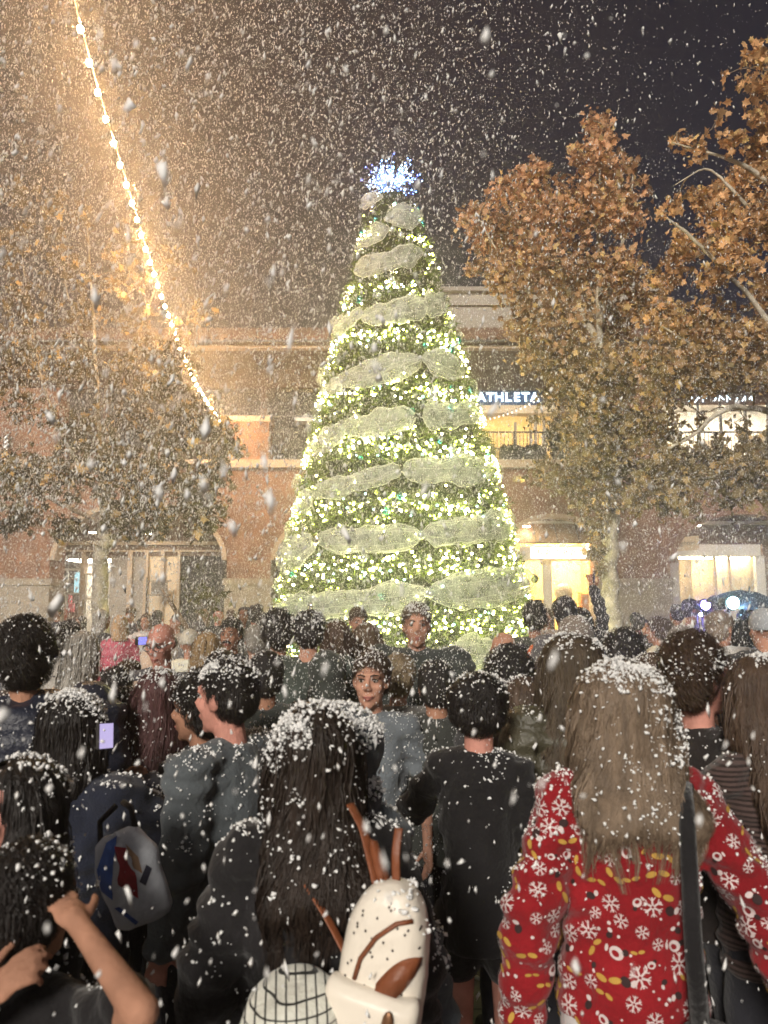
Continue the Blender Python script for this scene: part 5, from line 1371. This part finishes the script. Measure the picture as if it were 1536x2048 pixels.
# ---- far crowd before the left arcade and around
FAR = [('far person with long brown hair before the cream columns', 293, 1225, 11, False, 'long', BRH, (.4, .36, .34)), ('far pale shirted child beside the bald man', 283, 1234, 12, False, 'short', DK, (.55, .45, .44)), ('far woman with dark hair between the cream columns', 316, 1219, 12.5, False, 'long', DK, (.12, .1, .09)), ('far man with black hair left of the sapling trunk', 353, 1226, 10.5, True, 'short', DK, (.2, .17, .14)), ('far woman with light brown hair behind the sapling', 408, 1216, 12, False, 'long', (.14, .09, .05), (.09, .08, .07)), ('far person in black under the sapling leaves', 437, 1213, 11.5, True, 'short', DK, BLK), ('far person with a lit forehead by the stone pillar base', 462, 1217, 12, True, 'short', BRH, (.05, .045, .04)), ('far person in a dark hood before the stone pillar base', 489, 1213, 10.5, True, 'hood', DK, (.03, .03, .028)), ('far person with bushy hair before the right side of the stone pillar base', 511, 1211, 9.5, False, 'curly', DK, (.03, .028, .024)), ('far person half hidden between bushy hair and the decorated tree', 530, 1222, 8.4, True, 'short', DK, (.035, .032, .03)), ('far dark haired person at the right foot of the decorated tree', 1093, 1214, 10, False, 'long', BRH, (.2, .16, .12)), ('far person in dark clothes before the right stone pillar', 1272, 1228, 10, True, 'curly', DK, (.04, .034, .028)), ('far small person between the pillar and the cream jacket', 1288, 1236, 11, False, 'long', DK, (.05, .04, .035)), ('far bald child at the left edge beside the pillar', 22, 1262, 8, True, 'short', BRH, (.05, .055, .07)), ('far short haired person left of the capped man', 88, 1240, 10, True, 'short', BRH, (.08, .075, .07)), ('far person in grey behind the honey blonde woman', 398, 1240, 8.5, True, 'beanie', DK, (.1, .095, .09))]
for i, (lab, a, b, d, ml, hr, hcc, tc_) in enumerate(FAR):
    person(lab, a, b, d, [170, 20, -30, 150, 0, 195, 40][i % 7], ml, i % 3, hr, hcc, tc_, 'jacket', group='people at the back of the crowd', facing_details=(0, 0) if i % 7 in (0, 3, 5) else None, extra=(.12, .11, .1))
# ---- extra depth of crowd between the rows
EX = [('person with dark hair between the clapping woman and the beige sweater', 236, 1330, 3.9, True, 'short', DK, (.03, .035, .04)), ('person in a dusky plum top left of the raised camera', 262, 1318, 5.0, False, 'long', BRH, (.07, .035, .04)), ('dark head low in the crowd left of the snowy fleece', 22, 1392, 3.3, True, 'curly', DK, (.016, .018, .026)), ('dark haired person right of the honey blonde woman', 446, 1300, 4.2, False, 'bob', DK, (.022, .024, .022)), ('black coated person in front of the big curly head', 532, 1300, 3.5, True, 'short', DK, (.014, .018, .015)), ('dark coated person behind the boy, left shoulder', 655, 1302, 3.9, True, 'hood', DK, (.016, .02, .016)), ('brown clad person between the black mop and the olive hair', 1046, 1352, 3.1, False, 'long', BRH, (.035, .028, .02)), ('dark haired person between the curly youth and the ash hair', 1302, 1306, 3.3, False, 'long', BRH, (.04, .032, .024)), ('person in slate blue left of the grey jacket man', 252, 1372, 3.3, True, 'short', DK, (.03, .04, .05)), ('person in black in front of the red sweater on her right', 1462, 1372, 3.1, True, 'short', DK, (.02, .018, .018)), ('dark clad person behind the black mop of hair', 872, 1318, 3.4, True, 'short', DK, (.014, .016, .013))]
for i, (lab, a, b, d, ml, hr, hcc, tc_) in enumerate(EX):
    person(lab, a, b, d, [5, -15, 20, 0, 10][i % 5], ml, i % 3, hr, hcc, tc_, 'jacket', snow=60, puff=.02)

# ---------------------------------------------------------------- prints on the red sweater
def to_world(pr, v):
    r = pr['root']; c, s_ = math.cos(r.rotation_euler.z), math.sin(r.rotation_euler.z); v = np.asarray(v, float)
    return np.array([r.location.x + c * v[0] - s_ * v[1], r.location.y + s_ * v[0] + c * v[1], v[2]])

pr = PEOPLE['red']; me = pr['topme']; v, nn = coords(me), normals(me); g = np.random.default_rng(8)
bvh = BVHTree.FromPolygons([Vector(x) for x in v], [tuple(p.vertices) for p in me.polygons])
cand = np.where((nn[:, 1] < .75) & (v[:, 2] < 1.42 * pr['s']))[0]; g.shuffle(cand)
kinds = []; cen = []
for i in cand:
    p = v[i]
    if all(np.linalg.norm(p - c) > r for c, r in cen):
        k = int(g.choice(5, p=[.28, .2, .12, .3, .1])); cen.append((p, [.042, .034, .036, .014, .034][k])); kinds.append((i, k))
    if len(kinds) > 640: break
W_, Y_, D_ = MB(), MB(), MB()
def join_print(me, mb_, idx):
    bm = bmesh.new(); bm.from_mesh(me); vs = [bm.verts.new(x) for x in np.concatenate(mb_.V)]
    for f in mb_.F:
        try: q = bm.faces.new([vs[j] for j in f]); q.material_index = idx
        except ValueError: pass
    bm.to_mesh(me); bm.free()
def put(mb, c, a, b, n, poly):
    out = []
    for x, y in poly:
        q, qn, _, _ = bvh.find_nearest(Vector(c + a * x + b * y), .1)
        if q is None: return
        out.append(np.array(q) + np.array(qn) * .0035)
    mb.add(out, [tuple(range(len(out)))])
circ = lambda x, y, rx, ry, k=10, rot=0: [(x + rx * math.cos(t) * math.cos(rot) - ry * math.sin(t) * math.sin(rot), y + rx * math.cos(t) * math.sin(rot) + ry * math.sin(t) * math.cos(rot)) for t in np.linspace(0, 2 * math.pi, k, endpoint=False)]
for i, k in kinds:
    c, n = v[i], nn[i]; a = np.cross(np.array([0, 0, 1.0]), n); a /= np.linalg.norm(a) + 1e-9; b = np.cross(n, a)
    th = g.uniform(0, 6.28); sc_ = g.uniform(.6, 1.2); a, b = (a * math.cos(th) + b * math.sin(th)) * sc_, (-a * math.sin(th) + b * math.cos(th)) * sc_
    if k == 0:
        for j in range(6):
            t = j * math.pi / 3; d = np.array([math.cos(t), math.sin(t)]); e = np.array([-d[1], d[0]]); r = .021
            put(W_, c, a, b, n, [tuple(d * .003 - e * .0022), tuple(d * r - e * .0018), tuple(d * r + e * .0018), tuple(d * .003 + e * .0022)])
            for sg in (-1, 1):
                m0 = d * r * .55; f = d * .7 + e * sg * .7; put(W_, c, a, b, n, [tuple(m0), tuple(m0 + d * .003), tuple(m0 + d * .003 + f * .010), tuple(m0 + f * .011)])
    elif k == 1:
        put(Y_, c, a, b, n, circ(-.010, 0, .0125, .0062, 10, .3)); put(Y_, c, a, b, n, circ(.016, .005, .012, .006, 10, -.2))
    elif k == 2:            # white wreath ring
        o_, i_ = circ(0, 0, .013, .015, 14), circ(.002, -.001, .006, .008, 14)
        for j in range(14): put(W_, c, a, b, n, [o_[j], o_[(j + 1) % 14], i_[(j + 1) % 14], i_[j]])
        put(D_, c, a, b, n, circ(-.012, .014, .007, .007, 8)); put(W_, c, a, b, n, circ(.004, -.021, .008, .004, 8, .3))
    elif k == 3: put(W_, c, a, b, n, circ(0, 0, .004, .004, 8))
    else:
        put(D_, c, a, b, n, circ(0, 0, .011, .009, 12)); put(W_, c, a, b, n, circ(.012, .010, .006, .008, 8))
bm = bmesh.new(); bm.from_mesh(me)
for mb_, idx in ((W_, 1), (Y_, 2), (D_, 3)):
    V = np.concatenate(mb_.V); vs = [bm.verts.new(x) for x in V]
    for f in mb_.F:
        try: q = bm.faces.new([vs[j] for j in f]); q.material_index = idx
        except ValueError: pass
bm.to_mesh(me); bm.free()
for nm, c in (('white_print', (.54, .46, .45)), ('mustard_print', (.42, .25, .05)), ('dark_print', (.03, .015, .015))): me.materials.append(mat(nm, c, .85, .08, 40))
# pale shirt hem under the sweater
m = MB(); s_ = pr['s']; m.add(*loft([(.0, 0, .80 * s_, .185 * s_, .135 * s_), (0, 0, .90 * s_, .19 * s_, .14 * s_)], 24)); o = m.build('undershirt', cloth((.42, .4, .4)), pr['root'], True)
# dark bag with its strap down her back
bk = to_world(pr, (.085, -.175, 1.18)); t = empty('shoulder_bag', bk, R(-6), 'slouchy black bag hanging by a broad strap behind the red sweater', 'bag')
m = MB(); m.tube([(.03, .10, .20), (.0, .0, .13), (-.005, -.02, -.1), (.0, -.03, -.3)], [.016, .018, .02, .022], 8); m.build('strap', cloth(BLK), t, True)
m = MB(); m.add(*loft([(.03, -.03, -.62, .13, .05), (.03, -.03, -.58, .15, .06), (.03, -.03, -.4, .13, .06), (.02, -.03, -.28, .05, .035)], 20)); me_ = remesh(m, .012, 3); vv = coords(me_); set_coords(me_, vv + normals(me_) * (.012 * wob(vv, 14, 3))[:, None]); link('pouch', me_, cloth(BLK), t)

# ---------------------------------------------------------------- small white backpack
kx = 1.52
q = P(772, 1905, kx); k = (kx * math.cos(PITCH) + (q.z - CAMZ) * math.sin(PITCH)) / FPX
t = empty('mini_backpack', q, 0, 'small off white backpack with brown leather straps hanging on the woman in black', 'backpack')
t.rotation_euler = (0, R(9), R(-18))
lw = mat('off_white_vinyl', (.68, .62, .53), .42, .06, 5, .12, 30, .4); br_ = mat('brown_leather', (.17, .052, .02), .5, .25, 12, .25, 50, .4); blk_ = mat('dark_speck', (.05, .035, .03), .6)
h = 286 * k; w = 88 * k
b = MB(); b.add(*loft([(0, 0, -.52 * h, w * .92, .046), (0, 0, -.47 * h, w * 1.0, .056), (0, 0, -.1 * h, w * .98, .058), (0, 0, .2 * h, w * .9, .056), (0, 0, .36 * h, w * .72, .05), (0, 0, .45 * h, w * .48, .04), (0, 0, .5 * h, w * .16, .02)], 32, 3.0))
me = remesh(b, .006, 3); vv = coords(me); set_coords(me, vv + normals(me) * (.0035 * wob(vv, 22, 2))[:, None]); link('shell', me, lw, t)
bv = BVHTree.FromPolygons([Vector(x) for x in coords(me)], [tuple(p.vertices) for p in me.polygons])
def onbag(x, z, off=.004):
    hq = bv.ray_cast(Vector((x, -.4, z)), Vector((0, 1, 0)))
    return (np.array(hq[0]) + np.array([0, -off, 0])) if hq[0] is not None else np.array([x, -.05 - off, z])
g = np.random.default_rng(3); m = MB()
for i in range(60):
    x, z = g.uniform(-w * .9, w * .9), g.uniform(-.5 * h, .44 * h); th = g.uniform(0, 6.28)
    pts = [onbag(x + .0027 * math.cos(th + a), z + .0032 * math.sin(th + a), .002) for a in (0, 1.9, 3.3, 4.6)]; m.add(pts, [(0, 1, 2, 3)])
join_print(me, m, 1); me.materials.append(blk_)
m = MB(); m.tube([onbag(-.45 * w, -.12 * h), onbag(-.38 * w, .02 * h), onbag(-.1 * w, .18 * h), onbag(.3 * w, .30 * h), onbag(.62 * w, .33 * h)], .0045, 6); m.build('zip', br_, t, True)
p = MB(); p.add(*loft([(0, -.05, -.53 * h, w * 1.0, .03), (0, -.055, -.48 * h, w * 1.06, .036), (0, -.055, -.2 * h, w * 1.08, .034), (0, -.05, -.14 * h, w * 1.02, .022)], 28, 3)); pk = remesh(p, .006, 3); link('front_pocket', pk, lw, t)
f = MB(); top_, bot_ = [], []
for u_ in np.linspace(0, 1, 12):
    x = (.06 + .86 * u_) * w; zc_ = (-.17 + .25 * u_) * h; hh = (.022 + .10 * math.sin(math.pi * min(1, .15 + .85 * u_)) ** .8) * h
    top_.append(onbag(x, zc_ + hh, .006)); bot_.append(onbag(x, zc_ - hh, .010))
f.add(top_ + bot_, [(i_, i_ + 12, i_ + 13, i_ + 1) for i_ in range(11)]); f_ = f.build('flap', br_, t, True); f_.modifiers.new('thick', 'SOLIDIFY').thickness = .004
m = MB()
for xx, zz, c in ((.35, -.4, 0), (.5, -.43, 0), (.42, -.47, 0)): m.ell((xx * w, -.088, zz * h), .008, None, 8)
m.build('berry_print', mat('red_berry', (.5, .03, .03), .4), t, True)
m = MB(); m.ell((.3 * w, -.087, -.47 * h), (.016, .004, .009), None, 8); m.ell((.58 * w, -.087, -.46 * h), (.016, .004, .009), None, 8); m.build('leaf_print', mat('green_print', (.05, .2, .06), .5), t, True)
m = MB(); m.ell((.52 * w, -.095, -.26 * h), (.011, .005, .024), None, 10); m.build('charm', mat('bronze_charm', (.2, .1, .05), .4, .2, 20, 0, 1, .5, .6), t, True)
def strap(pts, wd, name):
    pts = np.array(pts); tt = np.linspace(0, 1, 14); i = np.linspace(0, 1, len(pts)); pp = np.stack([np.interp(tt, i, pts[:, kk]) for kk in range(3)], 1)
    for _ in range(3): pp[1:-1] = .25 * pp[:-2] + .5 * pp[1:-1] + .25 * pp[2:]
    m = MB(); V, F = tube(pp, wd, 8, .22); m.add(V, F); m.build(name, br_, t, True)
u = k
strap([(-.4 * w, .0, .4 * h), (-100 * u, .05, 205 * u), (-145 * u, .07, 240 * u)], .011, 'shoulder_strap')
strap([(-.95 * w, .03, -.18 * h), (-150 * u, .05, 5 * u), (-210 * u, .05, 60 * u)], .011, 'shoulder_strap')
strap([(-.3 * w, .0, .42 * h), (-62 * u, .0, 195 * u), (-58 * u, -.01, 215 * u), (-45 * u, -.01, 190 * u), (-.15 * w, .0, .46 * h)], .008, 'handle')
strap([(.0 * w, .0, .48 * h), (-10 * u, .0, 190 * u), (-16 * u, .02, 235 * u)], .009, 'handle')
settle(t, [me], g, 60, .002, .005, .3, .2 * h)
# checked shirt tied round her waist
pk_ = PEOPLE['pack']; c0 = np.array(P(584, 2022, 1.5))
loc = c0 - np.array(pk_['root'].location); cz_, sz_ = math.cos(-R(8)), math.sin(-R(8)); loc = np.array([cz_ * loc[0] - sz_ * loc[1], sz_ * loc[0] + cz_ * loc[1], loc[2]])
m = MB(); m.ell(loc, (.10, .10, .055), None, 24); m.add(*loft([(loc[0] - .01, loc[1], loc[2] - .35, .17, .11), (loc[0] - .005, loc[1], loc[2] - .08, .135, .11), (loc[0], loc[1], loc[2], .10, .095)], 24)); me = remesh(m, .008, 3); vv = coords(me); set_coords(me, vv + normals(me) * (.014 * wob(vv * np.array([1, 1, .35]), 22, 5))[:, None])
link('checked_shirt', me, cloth((.62, .62, .55), 'check'), pk_['root'])

# ---------------------------------------------------------------- held and hanging things
def slab(name, loc, rot, w, h, d, mats, label, cat, screen=None):
    t = empty(name, loc, 0, label, cat); t.rotation_euler = rot
    m = MB(); r = .12 * w; pts = []
    for cx_, cz_, a0 in ((w / 2 - r, h / 2 - r, 0), (-w / 2 + r, h / 2 - r, 90), (-w / 2 + r, -h / 2 + r, 180), (w / 2 - r, -h / 2 + r, 270)):
        for a in (0, 30, 60, 90): pts.append((cx_ + r * math.cos(R(a0 + a)), cz_ + r * math.sin(R(a0 + a))))
    m.prism(pts, -d / 2, d / 2); m.build('case', mats, t, False, True)
    if screen:
        m = MB(); m.box(-w * .45, w * .45, -d / 2 - .001, -d / 2 - .0005, -h * .46, h * .46); m.build('screen', screen, t)
    return t
ph = PEOPLE['phone1']; wr = to_world(ph, ph['arms'][1][3])
slab('phone', P(210, 1472, 2.06), (R(-8), R(6), R(66)), .055, .07, .009, M['dark_metal'], 'phone with a lilac white lit screen held up before the fleece', 'phone', emit('lilac_screen', (.7, .6, 1.0), .5))
ca = PEOPLE['cam']; hw = to_world(ca, ca['arms'][1][3])
slab('compact_camera', (hw[0] - .05, hw[1] + .0, hw[2] + .08), (0, 0, R(62)), .075, .05, .025, M['dark_metal'], 'small camera with a bluish screen in the beige sweater woman\'s raised hand', 'camera', emit('blue_screen', (.3, .3, 1), .8))
li = PEOPLE['lift']; hw = to_world(li, li['arms'][1][3])
slab('phone', (hw[0], hw[1] - .02, hw[2] + .1), (0, R(70), R(70)), .07, .14, .009, M['dark_metal'], 'dark phone held aloft in front of the yellow shop', 'phone', None)
# printed tote carried low at the left
q = P(262, 1752, 1.95); t = empty('tote_bag', q, R(-6), 'white and blue printed cloth bag with a red streaked picture, low in the crowd', 'bag'); t.rotation_euler = (0, R(-24), R(-6))
b = MB(); b.add(*loft([(0, 0, -.115, .06, .02), (0, 0, -.10, .075, .035), (0, 0, .04, .085, .04), (0, 0, .10, .06, .02), (0, 0, .115, .035, .01)], 24, 2.6)); me = remesh(b, .006, 2); vv = coords(me); set_coords(me, vv + normals(me) * (.005 * wob(vv, 30, 4))[:, None]); link('cloth', me, cloth((.5, .52, .56)), t)
bv = BVHTree.FromPolygons([Vector(x) for x in coords(me)], [tuple(p.vertices) for p in me.polygons])
def patch(poly, c, nm):
    m = MB(); cx_ = sum(p[0] for p in poly) / len(poly); cz_ = sum(p[1] for p in poly) / len(poly); n = len(poly); pts = []
    for a in (1.0, .66, .33, 0.02):
        for p in poly: pts.append(onb(cx_ + (p[0] - cx_) * a, cz_ + (p[1] - cz_) * a))
    m.add(pts, [(r_ * n + i, r_ * n + (i + 1) % n, (r_ + 1) * n + (i + 1) % n, (r_ + 1) * n + i) for r_ in range(3) for i in range(n)]); m.build(nm, mat(nm, c, .7, .2, 40), t)
def onb(x, z):
    hq = bv.ray_cast(Vector((x, -.4, z)), Vector((0, 1, 0))); return (np.array(hq[0]) + np.array([0, -.003, 0])) if hq[0] is not None else np.array([x, -.02, z])
patch([(-.06, .05), (-.02, .10), (.01, .105), (-.01, .05), (-.045, -.03), (-.07, .0)], (.07, .14, .42), 'blue_print')
patch([(.0, .085), (.03, .07), (.035, .0), (.02, -.05), (-.015, .0)], (.3, .03, .04), 'red_print')
patch([(.03, .08), (.055, .04), (.05, .0), (.036, .02)], (.35, .22, .14), 'tan_print')
patch([(-.05, -.05), (-.035, -.05), (.0, -.1), (-.012, -.105)], (.05, .1, .3), 'blue_streak_print')
patch([(.045, -.03), (.07, .0), (.064, .015), (.036, -.015)], (.03, .03, .05), 'dark_print')
m = MB(); m.tube([(-.05, 0, .09), (-.04, .02, .15), (.0, .05, .17)], .008, 6); m.tube([(.05, 0, .09), (.05, .02, .15), (.02, .05, .17)], .008, 6); m.build('handles', cloth(BLK), t, True)
# orange backpack
pr = PEOPLE['orange']; bk = to_world(pr, (0, -.24, 1.22 * pr['s'])); t = empty('orange_backpack', bk, 0, 'rust orange egg shaped backpack beside the lowest ribbons of the decorated tree', 'backpack')
b = MB(); b.add(*loft([(0, 0, -.24, .06, .04), (0, 0, -.18, .12, .08), (0, 0, .0, .15, .1), (0, 0, .12, .13, .09), (0, 0, .2, .08, .05)], 24)); me = remesh(b, .012, 3); vv = coords(me); set_coords(me, vv + normals(me) * (.008 * wob(vv, 20, 3))[:, None]); link('bag_body', me, mat('rust_nylon', (.5, .11, .03), .6, .2, 8, .3, 40), t)
m = MB(); m.tube([(-.1, .06, .15), (-.14, .2, .22), (-.14, .26, .0)], .02, 6); m.tube([(.1, .06, .15), (.14, .2, .22), (.14, .26, .0)], .02, 6); m.build('straps', cloth(BLK), t, True)
# umbrella
q = P(1498, 1182, 7.2); t = empty('umbrella', q, 0, 'open dark blue grey umbrella above the crowd at the right edge', 'umbrella'); t.rotation_euler = (R(6), R(8), 0)
nr = 8; m = MB(); V = [(0, 0, .0)]; F = []
for ring in range(1, 6):
    f = ring / 5
    for i in range(nr * 2):
        a = i * math.pi / nr; sag = .94 if i % 2 else 1.0; r_ = .40 * f * sag; V.append((r_ * math.cos(a), r_ * math.sin(a), -.17 * f ** 1.8 + (.01 if i % 2 else 0)))
for i in range(nr * 2): F.append((0, 1 + i, 1 + (i + 1) % (nr * 2)))
for ring in range(4):
    for i in range(nr * 2): a0 = 1 + ring * nr * 2; F.append((a0 + i, a0 + nr * 2 + i, a0 + nr * 2 + (i + 1) % (nr * 2), a0 + (i + 1) % (nr * 2)))
m.add(V, F); c_o = m.build('canopy', mat('slate_nylon', (.05, .055, .075), .5, .1), t, False); c_o.modifiers.new('thick', 'SOLIDIFY').thickness = .003
m = MB()
for i in range(nr): a = i * 2 * math.pi / nr; m.tube([(0, 0, -.02), (.2 * math.cos(a), .2 * math.sin(a), -.07), (.4 * math.cos(a), .4 * math.sin(a), -.175)], .004, 5)
m.build('ribs', M['dark_metal'], t, True)
m = MB(); m.tube([(0, 0, .05), (0, 0, -.62)], .008, 8); m.tube([(0, 0, -.62), (0, 0, -.74)], .014, 8); m.build('shaft', M['dark_metal'], t, True)
# coloured stage lamps among the crowd
def stage_lamp(px, py, D, colr, st, r, label):
    q = P(px, py, D); t = empty('stage_lamp', q, 0, label, 'lamp', None)
    m = MB(); m.tube([(0, .02, 0), (0, .2, .0)], [r * 1.3, r * 1.0], 14); m.build('housing', M['dark_metal'], t, True)
    m = MB(); m.ell((0, -.005, 0), (r, .02, r), None, 14); m.build('lens', emit('stage_light', colr, st), t, True)
    m = MB(); m.tube([(0, .1, -r), (0, .1, -q.z)], .015, 8); m.build('stand', M['dark_metal'], t, True)
stage_lamp(1411, 1210, 8.3, (.22, .16, 1), 260, .05, 'deep blue stage lamp glowing among the people before the cream shop')
stage_lamp(1466, 1206, 6.9, (.35, .75, 1), 160, .055, 'cyan white stage lamp under the umbrella')
stage_lamp(1401, 1229, 8.2, (.6, .6, 1), 60, .018, 'tiny white spot lamp below the deep blue one')

# ---------------------------------------------------------------- falling foam snow
g = np.random.default_rng(901)
def fall(n, y0, y1, pw, r0, r1, az_bias=True):
    y = y0 + (y1 - y0) * g.uniform(0, 1, n) ** pw
    X = g.uniform(-.72, .72, n) * y + g.normal(0, .3, n); lo, hi = -.56, .92
    e = g.uniform(lo, hi, n); z = CAMZ + e * y
    ok = (z > .05) & (z < 13.6)
    az = X / y
    # the foam drifts from blowers on the left: thick there, thin at the upper right
    k = np.interp(az, [-.7, -.3, -.1, .08, .22, .4, .55], [1, 1, .8, .45, .17, .06, .03])
    k = np.where(e < .12, np.maximum(k * .55, .26), k)
    ok &= g.uniform(size=n) < k
    # keep clear of solid things: the decorated tree and the front of the building
    ok &= np.hypot(X - t_ax(z), y - TD) > t_R(z) + .15
    C = np.stack([X, y, z], 1)[ok]; n = len(C)
    r = g.uniform(r0, r1, n) * np.exp(g.normal(0, .3, n))
    ax = np.stack([g.normal(.10, .30, n), g.normal(0, .3, n), np.ones(n)], 1)
    return C, r, ax
A = fall(700000, 2.4, 21, .72, .0018, .0046)
Bf = fall(26000, 1.15, 5, .8, .0011, .0032)
Nf = fall(1400, .40, 1.3, .9, .0010, .0030)
# extra fine flakes, added low over the crowd to imitate a milky veil
n = 380000; y = g.uniform(2.7, 11.5, n); X = g.uniform(-.6, .6, n) * y; z = .7 + 3.0 * g.uniform(0, 1, n) ** 1.4
ok = np.hypot(X - t_ax(z), y - TD) > t_R(z) + .1
Mf = np.stack([X, y, z], 1)[ok]; mr_ = g.uniform(.0008, .0020, len(Mf)); max_ = np.stack([g.normal(.1, .3, len(Mf)), g.normal(0, .3, len(Mf)), np.ones(len(Mf))], 1)
C = np.concatenate([A[0], Bf[0], Nf[0], Mf]); r = np.concatenate([A[1], Bf[1], Nf[1], mr_]); ax_ = np.concatenate([A[2], Bf[2], Nf[2], max_])
V, T = flakes(C, r, g.uniform(1.2, 3.6, len(C)), ax_, g)
o = link('falling_snow', tri_mesh('falling_snow', V, T), M['snow'], None, True)
tag(o, 'white foam snow flakes filling the night air', 'snow', None, 'stuff')
# foam lying on the paving
n = 9000; X = g.uniform(-9, 9, n); Y = g.uniform(1, 24, n); V, T = flakes(np.stack([X, Y, np.full(n, .006)], 1), g.uniform(.006, .02, n), g.uniform(1, 2, n), g.normal(size=(n, 3)) * np.array([1, 1, .05]), g)
V[:, 2] = np.clip(V[:, 2] * .5, .004, .05)
o = link('settled_snow', tri_mesh('settled_snow', V, T), M['snow'], None, True); tag(o, 'scattered foam snow lying on the dark plaza paving', 'snow', None, 'stuff')

# ---------------------------------------------------------------- the air
m = MB(); m.box(-41, 41, -13, 49, -1, 14.4)
hm = bpy.data.materials.new('haze'); hm.use_nodes = True
nt = hm.node_tree; nt.nodes.clear()
pv = nt.nodes.new('ShaderNodeVolumePrincipled'); oo = nt.nodes.new('ShaderNodeOutputMaterial')
pv.inputs['Color'].default_value = (.97, .95, .92, 1); pv.inputs['Density'].default_value = .014; pv.inputs['Anisotropy'].default_value = .74
pv.inputs['Density Attribute'].default_value = ''
nt.links.new(pv.outputs[0], oo.inputs['Volume'])
try: hm.cycles.homogeneous_volume = True
except Exception: pass
tag(m.build('haze', hm), 'pale lit night air thick with drifting foam', 'haze', None, 'stuff')
bpy.data.scenes.remove(TMP)
